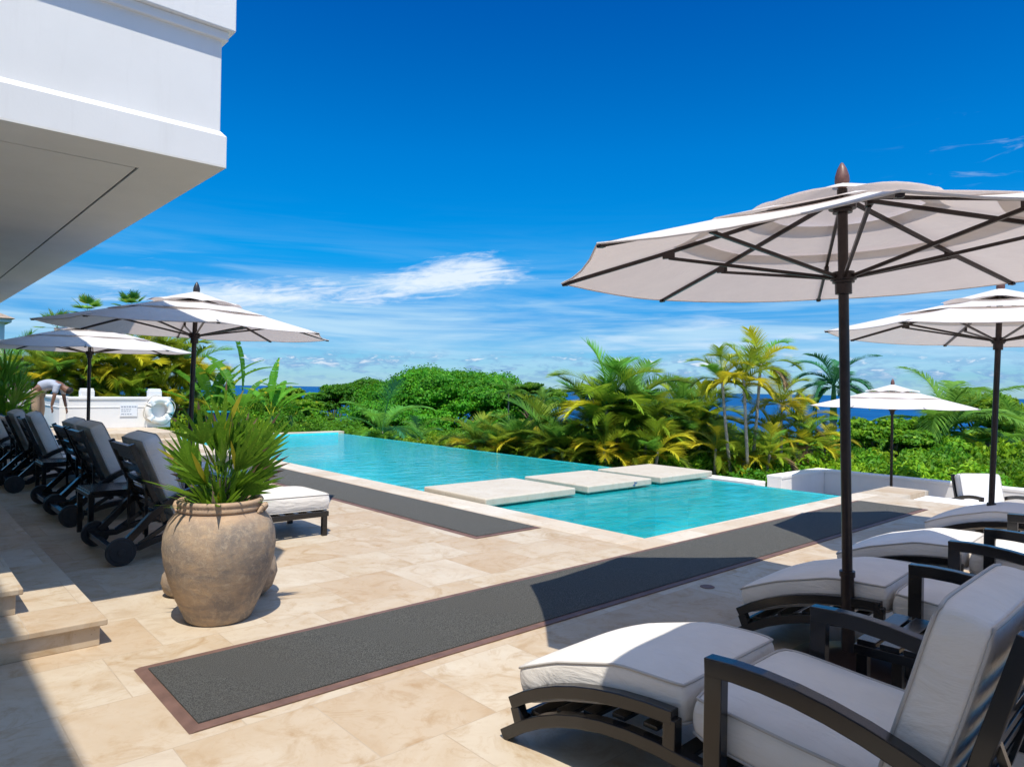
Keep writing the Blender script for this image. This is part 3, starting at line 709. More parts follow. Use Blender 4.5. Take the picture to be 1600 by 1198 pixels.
    for s in (-1, 1): mb = MB(); mb.sweep([(s*.28, b0[0]+d.y*.55, b0[1]+d.z*.55-.02), (s*.28, -.88 if arched else -.72, .20 if arched else .16)], XA, .025, .02); mb.build('back_prop', fm, t)
    if towel: pass
    return t
grpB = 'arched loungers under the parasols on the right'; grpA = 'wheeled loungers in a row on the left'
def loc_y(t, X, Y, rz=0, z=0): t.location = (X, Y, z); t.rotation_euler = (0, 0, rz); return t
LB = make_lounger(True, 'nearest lounger with grey cushions and armrests, cut off at the bottom right', grpB)
loc_y(LB, 2.44, 1.26, R(2))
def dupl(p, X, Y, rz, lab, z=0, mat=None):
    c = copy_tree(p); c['label'] = lab; loc_y(c, X, Y, rz, z)
    if mat:
        for ch in c.children:
            if 'cushion' in ch.name: ch.data = ch.data.copy(); ch.data.materials[0] = M[mat]
    return c
dupl(LB, 4.33, 1.30, R(4), 'second lounger from the front right, its foot cushion crossed by the large parasol pole')
dupl(LB, 5.75, 1.33, R(4), 'third lounger from the front right, with sunlight across its foot cushion')
dupl(LB, 7.72, 1.36, R(4), 'fourth lounger on the right, behind the pole of the parasol cut by the border')
# white loungers of the lower terrace
LW = dupl(LB, 13.6, 3.1, R(140), 'white lounger with its upright back facing the pool by the terrace wall', -.80, 'cushion_w')
dupl(LW, 14.7, 1.1, R(140), 'white lounger at the right border in front of the terrace wall', -.80)
# left row: local +y runs along world +X
LA = make_lounger(False, 'wheeled lounger nearest the clay urn, its foot end in the sun', grpA)
loc_y(LA, 2.42, 6.76, R(-90))
dupl(LA, 2.42, 8.72, R(-90), 'wheeled lounger second from the urn, a side table standing before it')
dupl(LA, 2.42, 9.56, R(-90), 'wheeled lounger touching the far side of the second one from the urn')
dupl(LA, 2.30, 11.55, R(-92), 'wheeled lounger in the middle of the shaded left row, fourth from the urn')
dupl(LA, 2.20, 12.15+.3, R(-90), 'wheeled lounger touching the far side of the fourth one from the urn')
dupl(LA, 2.05, 14.4, R(-88), 'wheeled lounger farthest along the left row, beside the large planter')
t = dupl(LA, 1.62, 19.2, R(60), 'white slatted lounger at the far left border beyond the planter', .28, 'cushion_w')
for ch in t.children:
    if 'cushion' not in ch.name:
        ch.data = ch.data.copy(); ch.data.materials[0] = M['white']
        for g_ in ch.children: g_.data = g_.data.copy(); g_.data.materials[0] = M['white']
# side tables
def side_table(x, y, rz, lab, first=[None]):
    if first[0]:
        c = copy_tree(first[0]); c['label'] = lab; c.location = (x, y, 0); c.rotation_euler = (0, 0, rz); return c
    t = thing('side_table', lab, 'side table', (x, y, 0), rz, 'slatted side tables between the loungers')
    for k in range(6): 
        mb = MB(); mb.box((0, -.225+.09*k, .445), (.50, .075, .022)); mb.build('table_slat', M['metal'], t, bevel=.003)
    mb = MB()
    for s in (-1, 1): mb.box((s*.245, 0, .415), (.035, .54, .04)); mb.box((0, s*.25, .414), (.46, .03, .038))
    mb.build('apron', M['metal'], t, bevel=.003)
    for sx in (-1, 1):
        for sy in (-1, 1): mb = MB(); mb.box((sx*.235, sy*.24, .2), (.045, .045, .40)); mb.build('leg', M['metal'], t, bevel=.003)
    first[0] = t; return t
side_table(1.72, 7.72, 0, 'dark slatted side table between the first two wheeled loungers')
side_table(1.78, 10.62, 0, 'dark slatted side table between the third and fourth wheeled loungers')
side_table(1.7, 13.5, 0, 'dark slatted side table near the far end of the left row')
side_table(3.36, .98, R(3), 'dark slatted side table behind the armrest of the nearest lounger')
side_table(5.03+.0, .75, R(3), 'dark slatted side table between the second and third right loungers')
side_table(3.05, 8.02, 0, 'dark slatted side table beside the pole behind the urn plant')

# ================================================================== URNS AND POTTED PLANTS
ux, uy = 1.63, 4.56
t = thing('clay_urn', 'large weathered clay urn standing on the paving in the left foreground', 'urn', (ux, uy, 0), R(20), 'clay pots'); t.scale = (.93, .93, 1.035)
mb = MB(); prof = [(0, 0), (.195, 0), (.212, .012), (.235, .06), (.275, .14), (.322, .26), (.350, .36), (.362, .45), (.355, .53), (.328, .60), (.288, .648), (.262, .664), (.262, .675)]
mb.lathe(prof, 72); o = mb.build('urn_body', M['clay'], t, smooth=True, sharp=0)
mb = MB(); mb.lathe([(.262, .672), (.270, .670), (.275, .68), (.271, .692), (.268, .700), (.273, .708), (.278, .720), (.270, .733), (.252, .735), (.243, .72), (.235, .66), (.22, .60)], 72); mb.build('urn_rim', M['clay'], t, smooth=True, sharp=0)
for a in (R(118), R(298)):
    mb = MB(); c = Vector((math.cos(a)*.285, math.sin(a)*.285, .685)); w = Vector((-math.sin(a), math.cos(a), 0)); u = Vector((math.cos(a), math.sin(a), 0))
    mb.tube([c - w*.06 + u*-.01 - Vector((0, 0, .03)), c - w*.035 + u*.012, c + u*.02 + Vector((0, 0, .01)), c + w*.035 + u*.012, c + w*.06 + u*-.01 - Vector((0, 0, .03))], [.008, .017, .02, .017, .008], 10); mb.build('lug', M['clay'], t, smooth=True)
mb = MB(); mb.lathe([(0, .67), (.235, .66)], 24); mb.build('soil', M['dirt'], t)
def round_jar(px, z, r, lab):
    x, y = at(px, z); t = thing('clay_jar', lab, 'jar', (x, y, 0), 0, 'clay pots')
    mb = MB(); mb.lathe([(0, 0), (r*.5, 0), (r*.82, r*.3), (r, r*.85), (r*.92, r*1.35), (r*.6, r*1.75), (r*.45, r*1.85)], 36); mb.build('jar_body', M['clay'], t, smooth=True)
    mb = MB(); mb.lathe([(r*.45, r*1.8), (r*.56, r*1.84), (r*.56, r*1.94), (r*.4, r*1.96), (r*.36, r*1.5)], 36); mb.build('jar_rim', M['clay'], t, smooth=True)
round_jar(396, 4.98, .185, 'small round clay jar peeking out from behind the right of the urn')
round_jar(285, 4.92, .115, 'smallest clay jar peeking out from behind the left of the urn')

def strap_leaf(mb_v, mb_f, p, d, L_, w, droop, side, n=5):
    """pointed blade"""
    p = Vector(p); d = Vector(d).normalized(); b = len(mb_v)
    for i in range(n+1):
        s = i/n; wd = w*(math.sin(math.pi*min(1, .18+s*.82))**.8)*(1 if s < .98 else .1)
        if i == n: wd = w*.04
        fold = Vector(side).normalized()
        mb_v.append(p + fold*wd/2); mb_v.append(p - Vector((0, 0, 1))*wd*.12); mb_v.append(p - fold*wd/2)
        d = (d + Vector((0, 0, -droop*(.4+s)))).normalized(); p = p + d*(L_/n)
    for i in range(n):
        a = b+i*3; mb_f.append((a, a+1, a+4, a+3)); mb_f.append((a+1, a+2, a+5, a+4))
def fan_leaf(V_, F_, MI_, root, elev, az, stem, nb, bl, spread, rnd, w=.042, roll=0):
    dirv = Vector((math.cos(az)*math.cos(elev), math.sin(az)*math.cos(elev), math.sin(elev)))
    side = Vector((-math.sin(az), math.cos(az), 0)); upv = side.cross(dirv); side, upv = side*math.cos(roll) + upv*math.sin(roll), upv*math.cos(roll) - side*math.sin(roll)
    p0 = Vector(root); p1 = p0 + dirv*stem
    b = len(V_); r_ = .005
    for p in (p0, p1):
        for q in ((1, 0), (0, 1), (-1, 0), (0, -1)): V_.append(p + side*q[0]*r_ + upv*q[1]*r_)
    for q in range(4): F_.append((b+q, b+(q+1) % 4, b+4+(q+1) % 4, b+4+q)); MI_.append(0)
    for k in range(nb):
        a = (k/(nb-1)-.5)*spread; ln = bl*(1 - .28*abs(a/(spread/2))**2)*rnd.uniform(.88, 1.08)
        dd = dirv*math.cos(a) + side*math.sin(a) + Vector((0, 0, .08))
        n0 = len(F_); sd = (side*math.cos(a) - dirv*math.sin(a))
        strap_leaf(V_, F_, p1, dd, ln, w*rnd.uniform(.8, 1.15), rnd.uniform(.015, .05), sd + upv*rnd.uniform(-.3, .3))
        mi = 1 if rnd.random() < .05 else 0
        MI_ += [mi]*(len(F_)-n0)
        if rnd.random() < .25: MI_[-2:] = [2, 2]
def potted_fan(name, lab, loc, sc, seed, nf, hero=None):
    rnd = random.Random(seed); V_, F_, MI_ = [], [], []
    t = thing(name, lab, 'potted plant', loc, 0)
    specs = list(hero or [])
    for k in range(nf):
        az = k*2.4 + rnd.uniform(-.3, .3); f = k/nf
        el_ = R(84 - 66*f + rnd.uniform(-8, 8)); specs.append((el_, az, .36*(1-f)+.10 + rnd.uniform(-.03, .05), rnd.randint(5, 8), .42*rnd.uniform(.8, 1.15), R(rnd.uniform(65, 105)), R(rnd.uniform(-70, 70))))
    for (el_, az, stem, nb, bl, sp, rl) in specs:
        z0 = max(0, .02 + .22*rnd.random()*max(0, math.sin(el_)))
        fan_leaf(V_, F_, MI_, (rnd.uniform(-.07, .07), rnd.uniform(-.07, .07), z0), el_, az, stem, nb, bl, sp, rnd, roll=rl)
    for k in range(90):                          # short strap leaves low in the pot
        az = rnd.uniform(0, 6.283); el_ = R(rnd.uniform(15, 75)); n0 = len(F_)
        dd = Vector((math.cos(az)*math.cos(el_), math.sin(az)*math.cos(el_), math.sin(el_)))
        strap_leaf(V_, F_, (math.cos(az)*rnd.uniform(.02, .14), math.sin(az)*rnd.uniform(.02, .14), 0), dd, rnd.uniform(.20, .46), rnd.uniform(.022, .046), rnd.uniform(.02, .09), (-math.sin(az), math.cos(az), 0)); 
        MI_ += [1 if rnd.random() < .06 else 0]*(len(F_)-n0)
    o = np_mesh('foliage', np.array([tuple(v) for v in V_]), np.array(F_), [M['g_fan'], M['g_yellow'], M['g_brown']], MI_, t, True)
    mb = MB()
    for k in range(9):
        a = k*.7; mb.tube([(math.cos(a)*.07, math.sin(a)*.07, -.03), (math.cos(a)*.06, math.sin(a)*.06, .15), (math.cos(a)*.075, math.sin(a)*.075, .28)], [.012, .011, .006], 7)
    mb.build('stem', M['bark'], t, smooth=True)
    t.scale = (sc, sc, sc); return t
rightaz = AZ - R(90)                              # world azimuth pointing right in the picture
potted_fan('fan_palm', 'bushy green fan palm growing out of the large clay urn', (ux, uy, .68), .74, 5, 20,
  hero=[(R(56), rightaz+R(8), .30, 12, .58, R(62), R(84)), (R(84), rightaz, .38, 8, .42, R(80), R(80)), (R(60), rightaz+R(180), .30, 10, .46, R(70), R(95)), (R(28), rightaz+R(175), .22, 7, .42, R(50), R(80)),
        (R(30), rightaz+R(5), .20, 7, .40, R(55), R(80)), (R(70), rightaz+R(30), .26, 9, .40, R(70), R(70))])
px_, py_ = 1.80, 16.55
t = thing('clay_planter', 'wide brown clay planter at the far end of the left row', 'planter', (px_, py_, 0), 0)
mb = MB(); mb.lathe([(0, 0), (.34, 0), (.42, .2), (.46, .45), (.46, .64), (.45, .66)], 48); mb.build('planter_body', M['clay'], t, smooth=True)
mb = MB(); mb.lathe([(.45, .645), (.50, .65), (.50, .70), (.44, .70), (.42, .6)], 48); mb.build('planter_rim', M['clay'], t, smooth=True)
mb = MB(); mb.lathe([(0, .64), (.43, .64)], 24); mb.build('soil', M['dirt'], t)
potted_fan('fan_palm', 'dark fan palm growing in the wide brown planter at far left', (px_, py_, .66), 1.35, 11, 26)

# ================================================================== SMALL THINGS AT THE FAR END
t = thing('life_ring', 'off-white life ring with rope hanging on the white wall', 'life ring', (5.42, 19.68, .72))
mb = MB(); pts = [(.27*math.cos(2*math.pi*k/40), 0, .27*math.sin(2*math.pi*k/40)) for k in range(40)]; mb.ring(pts, .085, 14); mb.build('ring_body', M['buoy'], t, smooth=True, sharp=0)
mb = MB(); mb.ring([((.37+.03*math.sin(4*2*math.pi*k/40))*math.cos(2*math.pi*k/40), -.02, (.37+.03*math.sin(4*2*math.pi*k/40))*math.sin(2*math.pi*k/40)) for k in range(40)], .012, 6); mb.build('grab_rope', M['rope'], t, smooth=True)
for k in range(4):
    a = k*math.pi/2+.78; mb = MB(); mb.tube([(.20*math.cos(a), .0, .20*math.sin(a)), (.34*math.cos(a), .0, .34*math.sin(a))], .092, 12); mb.build('band', M['plaque'], t, smooth=True)
t = thing('wall_sign', 'small white notice with dark lines of text left of the life ring', 'sign', (4.72, 19.755, .72))
mb = MB(); mb.box((0, 0, 0), (.40, .012, .30)); mb.build('board', M['plaque'], t, bevel=.003)
mb = MB()
for r_, (zz, hh, ws) in enumerate(((.095, .03, (.04, .05, .03, .06, .04, .05)), (.03, .016, (.05, .03, .06, .04)), (-.02, .016, (.04, .06, .03, .03)), (-.09, .022, (.07, .03, .05, .04)))):
    x = -.17
    for w_ in ws: mb.box((x+w_/2, -.0075, zz), (w_, .002, hh)); x += w_+.016
mb.build('lettering', M['ink'], t)
x_, y_ = at(342, 21.5)
t = thing('blue_tub', 'bright blue tub with a teal lid edge half hidden behind the urn plant', 'tub', (x_, y_, 0))
mb = MB(); mb.lathe([(0, 0), (.24, 0), (.30, .35), (.36, .52), (.38, .54), (.37, .56), (.33, .54), (0, .5)], 32); mb.build('tub_body', M['blue'], t, smooth=True)
mb = MB(); mb.ring([(.37*math.cos(2*math.pi*k/32), .37*math.sin(2*math.pi*k/32), .56) for k in range(32)], .025, 8); mb.build('tub_rim', M['teal'], t, smooth=True)

# bending person
def skin_obj(name, verts, edges, radii, mat, parent, sub=2, root=0):
    me = bpy.data.meshes.new(name); me.from_pydata(verts, edges, []); me.materials.append(mat)
    o = bpy.data.objects.new(name, me); C.objects.link(o)
    if parent: o.parent = parent
    m = o.modifiers.new('skin', 'SKIN'); m.use_smooth_shade = True
    for i, r_ in enumerate(radii): me.skin_vertices[0].data[i].radius = (r_ if isinstance(r_, tuple) else (r_, r_))
    me.skin_vertices[0].data[root].use_root = True
    s = o.modifiers.new('sub', 'SUBSURF'); s.levels = s.render_levels = sub
    return o
# local frame: +x is the way the person leans (picture right), y depth
pz = 16.3; pxw, pyw = at(60, pz)
person = thing('person', 'person in grey shirt and tan trousers bending far forward by the white wall', 'person', (pxw, pyw, .28), rightaz + R(12))
bv = [(0, 0, .98), (.10, 0, 1.04), (.26, 0, 1.09), (.42, 0, 1.08), (.50, 0, 1.03), (.60, 0, .96), (.66, 0, .90),        # 0-6 pelvis, spine, neck, head
      (-.02, .10, .90), (.03, .11, .50), (-.02, .11, .07), (.14, .12, .04),                                             # 7-10 left leg
      (-.02, -.10, .90), (.00, -.11, .50), (-.04, -.11, .07), (.12, -.12, .04),                                         # 11-14 right leg
      (.44, .17, 1.03), (.46, .22, .78), (.52, .18, .55),                                                              # 15-17 left arm
      (.44, -.17, 1.03), (.42, -.22, .80), (.36, -.20, .58)]                                                            # 18-20 right arm
be = [(0,1),(1,2),(2,3),(3,4),(4,5),(5,6),(0,7),(7,8),(8,9),(9,10),(0,11),(11,12),(12,13),(13,14),(3,15),(15,16),(16,17),(3,18),(18,19),(19,20)]
br = [.13,.12,.125,.12,.055,.095,.08,.085,.055,.038,.035,.085,.055,.038,.035,.055,.042,.03,.055,.042,.03]
skin_obj('body', bv, be, br, M['skin'], person)
ci = [0,1,2,3,4]; 
skin_obj('shirt', [(.02,0,1.0),(.10,0,1.045),(.26,0,1.095),(.42,0,1.085),(.48,0,1.045),(.44,.17,1.03),(.46,.215,.84),(.44,-.17,1.03),(.425,-.215,.86)], [(0,1),(1,2),(2,3),(3,4),(3,5),(5,6),(3,7),(7,8)], [.145,.14,.145,.14,.07,.072,.062,.072,.062], M['shirt'], person)
skin_obj('trousers', [(-.01,0,.99),(-.03,.10,.88),(.03,.11,.50),(-.02,.11,.10),(-.03,-.10,.88),(.0,-.11,.50),(-.04,-.11,.10)], [(0,1),(1,2),(2,3),(0,4),(4,5),(5,6)], [.15,.11,.082,.065,.11,.082,.065], M['trouser'], person)
skin_obj('hair', [(.60,0,.985),(.66,0,.93),(.70,0,.885)], [(0,1),(1,2)], [.09,.10,.07], M['hair'], person)
def hand(px_, py_, pz_):
    V0 = [(px_, py_, pz_)]; E = []; Rr = [.028]
    V0.append((px_+.01, py_, pz_-.05)); E.append((0, 1)); Rr.append(.035)
    for k in range(4):
        b = len(V0); o_ = (k-1.5)*.02; l_ = (.065, .078, .074, .055)[k]
        V0 += [(px_+.015, py_+o_, pz_-.09), (px_+.025, py_+o_*1.2, pz_-.09-l_*.55), (px_+.015, py_+o_*1.2, pz_-.09-l_)]; E += [(1, b), (b, b+1), (b+1, b+2)]; Rr += [.010, .009, .007]
    b = len(V0); V0 += [(px_+.03, py_-.04, pz_-.05), (px_+.045, py_-.05, pz_-.085)]; E += [(1, b), (b, b+1)]; Rr += [.011, .008]
    return skin_obj('hand', V0, E, Rr, M['skin'], person, 1)
hand(.52, .18, .56); hand(.36, -.20, .59)

#VEG
# ================================================================== VEGETATION
def frond_arrays(L_, n, ll, e0, bend, rnd, wdt=.045, vlift=.25, droop=.5, nseg=3, arcpow=1.3):
    """pinnate frond leaving the origin along +x, returns V,F"""
    V_, F_ = [], []; ns = 14; pts = []; p = np.zeros(3); tang = []
    for i in range(ns+1):
        s = i/ns; e = e0 - bend*s**arcpow; t = np.array((math.cos(e), 0, math.sin(e))); pts.append(p.copy()); tang.append(t); p = p + t*L_/ns
    pts = np.array(pts); tang = np.array(tang)
    for i in range(ns+1):                          # rachis: a flat tapering strip with a keel
        w = (.022*(1-i/ns)+.004)*L_/2.0; up = np.array((-tang[i][2], 0, tang[i][0]))
        V_ += [pts[i]+np.array((0, w, 0)), pts[i]-up*w, pts[i]-np.array((0, w, 0))]
    for i in range(ns):
        a = i*3; F_ += [(a, a+1, a+4, a+3), (a+1, a+2, a+5, a+4)]
    for k in range(n):
        s = .14 + .86*(k+.5)/n; x = s*ns; i = min(ns-1, int(x)); f = x-i; pp = pts[i]*(1-f)+pts[i+1]*f; t = tang[i]*(1-f)+tang[i+1]*f
        up = np.array((-t[2], 0, t[0])); lf = ll*(.35+.75*math.sin(math.pi*min(1, s*.80+.08)))*rnd.uniform(.88, 1.08)
        for sd in (-1, 1):
            ang = R(62-34*s) + rnd.uniform(-.09, .09)
            d = t*math.cos(ang) + np.array((0, sd, 0))*math.sin(ang) + up*(vlift+rnd.uniform(-.08, .08)); d /= np.linalg.norm(d)
            q = pp.copy(); b = len(V_)
            for j in range(nseg+1):
                u = j/nseg; w = wdt*(1-u**1.6)*(.7+.3*math.sin(math.pi*u)) if j < nseg else .002
                wv = np.cross(d, np.array((0, 0, 1.0))); nw = np.linalg.norm(wv); wv = wv/nw if nw > 1e-4 else np.array((1., 0, 0)); wv = wv*.8+up*.35*sd
                V_ += [q+wv*w/2, q-wv*w/2]; d = d + np.array((0, 0, -droop*(.35+u)*.5)); d /= np.linalg.norm(d); q = q + d*lf/nseg
            for j in range(nseg): a = b+j*2; F_.append((a, a+1, a+3, a+2))
    return np.array(V_), np.array(F_)
def rotz(V_, a): c, s = math.cos(a), math.sin(a); return V_ @ np.array([[c, s, 0], [-s, c, 0], [0, 0, 1]])
def crown_mesh(name, seed, nf, L_, n, ll, mats, pal, emax=80, emin=-15, bend=75, **kw):
    rnd = random.Random(seed); Vs, Fs, Ms = [], [], []; off = 0
    for k in range(nf):
        f = k/max(1, nf-1); e = R(emax + (emin-emax)*f**.85 + rnd.uniform(-7, 7)); l = L_*rnd.uniform(.85, 1.08)*(.72+.28*math.sin(math.pi*min(1, f+.35)))
        V_, F_ = frond_arrays(l, n, ll*rnd.uniform(.9, 1.1), e, R(bend*rnd.uniform(.7, 1.25)), rnd, **kw)
        V_ = rotz(V_, k*2.39996 + rnd.uniform(-.25, .25)); V_ = V_ + np.array((0, 0, .05*(1-f)))
        m = pal(f, rnd); Vs.append(V_); Fs.append(F_+off); Ms += [m]*len(F_); off += len(V_)
    me = np_mesh(name, np.concatenate(Vs), np.concatenate(Fs), mats, Ms)
    d = me.data; bpy.data.objects.remove(me); return d
PM = [M['g_palm'], M['g_olive'], M['g_yellow'], M['g_brown'], M['g_teal']]
def pal_green(f, r): return 0 if r.random() < .75 else 4 if f < .9 else 1
def pal_areca(f, r):
    x = r.random() + f*.55
    return 0 if x < .55 else 1 if x < 1.12 else 2 if x < 1.28 else 3 if x > 1.46 else 1
def pal_yellow(f, r):
    x = r.random() + f*.4; return 0 if x < .25 else 1 if x < .74 else 2 if x < 1.32 else 3
def pal_teal(f, r): return 4 if f < .9 else 0
CROWN = {
 'areca': [crown_mesh('crown', s, 16, 1.75, 60, .58, PM, pal_areca, 86, 4, 74, wdt=.044, droop=.26, vlift=.32) for s in (1, 2, 3, 4)],
 'arecay': [crown_mesh('crown', s, 13, 1.65, 56, .54, PM, pal_yellow, 86, 2, 78, wdt=.044, droop=.30, vlift=.30) for s in (11, 12, 13)],
 'green': [crown_mesh('crown', s, 16, 2.1, 44, .58, PM, pal_green, 80, -5, 75, wdt=.05, droop=.45) for s in (21, 22, 23)],
 'royal': [crown_mesh('crown', s, 17, 2.3, 54, .52, PM, pal_teal, 86, -15, 95, wdt=.07, vlift=.5, droop=.55) for s in (31,)],
 'coco': [crown_mesh('crown', s, 20, 3.0, 60, .78, PM, lambda f, r: 0 if f < .6 else 1 if r.random() < .45 else 0, 84, -22, 85, wdt=.075, droop=.75) for s in (41, 42)],
}
def ringed_stem(p0, p1, r0, r1, bow=(0, 0), n=14):
    mb = MB(); p0, p1 = Vector(p0), Vector(p1); pts, rr = [], []
    for i in range(n*2+1):
        s = i/(n*2); pts.append(p0.lerp(p1, s) + Vector((bow[0], bow[1], 0))*math.sin(math.pi*s)); rr.append((r0+(r1-r0)*s)*(1.0 if i % 2 else 1.14))
    mb.tube(pts, rr, 8); return mb
def obj_data(name, data, parent, loc=(0, 0, 0), rz=0, sc=1, tilt=(0, 0)):
    o = bpy.data.objects.new(name, data); C.objects.link(o); o.parent = parent; o.location = loc; o.rotation_euler = (tilt[0], tilt[1], rz); o.scale = (sc, sc, sc); return o
def clump(px, z, stems, label, kinds='areca', trunkmat='trunk', group=None, seed=0, gz=None):
    """stems: list of (px, py) of the crown centres at about depth z, plus size"""
    rnd = random.Random(seed); x, y = at(px, z); g = ground_h(x, y) if gz is None else gz
    t = thing('areca_palm' if kinds != 'coco' else 'coconut_palm', label, 'palm tree', (x, y, g), 0, group)
    for i, (sx, sy, sc) in enumerate(stems):
        zz = z + rnd.uniform(-.5, .5); cx, cy = at(sx, zz); top = (cx-x, cy-y, hgt(sx, sy, zz)-g)
        foot = (rnd.uniform(-.25, .25)+(top[0])*.18, rnd.uniform(-.25, .25)+(top[1])*.18, -.1)
        ringed_stem(foot, top, .055*sc**.5, .038*sc**.5, (top[0]*.12, top[1]*.12)).build('trunk', M[trunkmat], t, smooth=True, sharp=0)
        k = CROWN[kinds]; obj_data('crown', k[(i+seed) % len(k)], t, (top[0], top[1], top[2]-.12), rnd.uniform(0, 6.28), sc, (rnd.uniform(-.12, .12), rnd.uniform(-.12, .12)))
    return t

# ---- leaf masses
def leaf_cloud(seed, blobs, nleaf, size, up=.45, core=.80, jitter=.16, mats=1, elong=1.7):
    """blobs: (x,y,z,rx,ry,rz); many leaf-sized folded quads spread through lumpy shells + lumpy cores of leaves"""
    g = np.random.default_rng(seed); vol = np.array([b[3]*b[4]*b[5] for b in blobs])**(2/3); cnt = (nleaf*vol/vol.sum()).astype(int)+1
    P, Nn = [], []
    for b, c in zip(blobs, cnt):
        d = g.normal(size=(c, 3)); d /= np.linalg.norm(d, axis=1)[:, None]; d[:, 2] = np.where(d[:, 2] < -.35, -d[:, 2]*.6, d[:, 2]); 
        ph = g.uniform(0, 6.28, 6)
        lump = 1 + jitter*(np.sin(d[:, 0]*5+ph[0])*np.sin(d[:, 1]*5+ph[1]) + .6*np.sin(d[:, 2]*8+ph[2])*np.sin(d[:, 0]*9+ph[3]) + .5*np.sin(d[:, 1]*13+ph[4]))
        r = lump*(1 - .34*g.random(c)**2.0 + .06*g.random(c))
        P.append(np.array(b[:3]) + d*r[:, None]*np.array(b[3:6])); Nn.append(d)
    P = np.concatenate(P); Nn = np.concatenate(Nn); m = len(P)
    nrm = Nn*.8 + np.array((0, 0, up)) + g.normal(size=(m, 3))*.55; nrm /= np.linalg.norm(nrm, axis=1)[:, None]
    a = np.cross(nrm, g.normal(size=(m, 3))); a /= np.linalg.norm(a, axis=1)[:, None]; b_ = np.cross(nrm, a)
    s = size*g.uniform(.6, 1.3, m)[:, None]
    V_ = np.stack([P - a*s*elong*.5, P + b_*s*.5 + nrm*s*.12, P + a*s*elong*.5 - nrm*s*.15, P - b_*s*.5 + nrm*s*.12], 1).reshape(-1, 3)
    F_ = np.arange(m*4).reshape(-1, 4)
    return V_, F_
def core_mesh(blobs, k=.74, seed=0, nu=18, nv=10):
    Vs, Fs, off = [], [], 0; g = np.random.default_rng(seed)
    for b in blobs:
        u = np.linspace(0, 2*math.pi, nu, endpoint=False); v = np.linspace(.05, math.pi-.05, nv); U_, V2 = np.meshgrid(u, v); ph = g.uniform(0, 6, 3)
        r = k*(1+.12*np.sin(3*U_+ph[0])*np.sin(4*V2+ph[1])); X = np.stack([np.cos(U_)*np.sin(V2)*r*b[3]+b[0], np.sin(U_)*np.sin(V2)*r*b[4]+b[1], np.cos(V2)*r*b[5]+b[2]], -1).reshape(-1, 3)
        F_ = [(j*nu+i, j*nu+(i+1) % nu, (j+1)*nu+(i+1) % nu, (j+1)*nu+i) for j in range(nv-1) for i in range(nu)]
        Vs.append(X); Fs.append(np.array(F_)+off); off += len(X)
    return np.concatenate(Vs), np.concatenate(Fs)
def leaf_mesh(name, seed, blobs, nleaf, size, mats, **kw):
    V1, F1 = leaf_cloud(seed, blobs, nleaf, size, **kw); V2, F2 = core_mesh(blobs, .66, seed)
    g = np.random.default_rng(seed+5); mi = np.concatenate([(g.random(len(F1)) < .22).astype(int) if len(mats) > 1 else np.zeros(len(F1), int), np.zeros(len(F2), int)])
    o = np_mesh(name, np.concatenate([V1, V2]), np.concatenate([F1, F2+len(V1)]), mats, mi); d = o.data; bpy.data.objects.remove(o); return d
def rand_blobs(seed, n, R_, H_, br=.5):
    r = random.Random(seed); out = []
    for k in range(n):
        a = r.uniform(0, 6.28); q = R_*math.sqrt(r.random())*.75; s = br*r.uniform(.75, 1.2)
        out.append((q*math.cos(a), q*math.sin(a), H_*(.45+.45*r.random()*(1-.35*q/R_)), s*R_, s*R_, s*R_*.8))
    return out
BUSH = [leaf_mesh('crown', 60+i, rand_blobs(60+i, 9, 1.0, 1.3, .45), 8500, .058, [M['g_broad'], M['g_lime']] if i % 2 else [M['g_broad'], M['g_tree']]) for i in range(5)]
BUSHY = [leaf_mesh('crown', 80+i, rand_blobs(80+i, 9, 1.0, 1.3, .45), 7500, .066, [M['g_lime'], M['g_broad']], elong=2.4) for i in range(2)]
def bush_trunk():
    mb = MB()
    for k in range(5):
        a = k*1.3; mb.tube([(0, 0, -.3), (math.cos(a)*.12, math.sin(a)*.12, .3), (math.cos(a)*.45, math.sin(a)*.45, .95)], [.04, .03, .012], 6)
    o = mb.build('trunk', M['bark'], None, smooth=True); d = o.data; bpy.data.objects.remove(o); return d
BT = bush_trunk()
FAR = [leaf_mesh('crown', 160+i, rand_blobs(160+i, 16, 1.0, 1.2, .30), 16000, .034, [M['g_broad'], M['g_tree'] if i else M['g_lime']], jitter=.22) for i in range(3)]
def bush(px, py, z, s, label, group, kind=0, seed=0, name='shrub', cat='shrub', sz=1.0):
    rnd = random.Random(seed); x, y = at(px, z); g = ground_h(x, y); top = hgt(px, py, z)
    hs = max(.35, (top-g)/1.5)
    t = thing(name, label, cat, (x, y, g), rnd.uniform(0, 6.28), group); t.scale = (s, s, hs*sz)
    lib = FAR if z > 22 else BUSH if kind == 0 else BUSHY
    obj_data('crown', lib[rnd.randrange(len(lib))], t); obj_data('trunk', BT, t); return t

GB = 'green shrubs of the dense thicket beyond the pool'; LBL = 'leafy green shrub in the dense thicket beyond the pool'
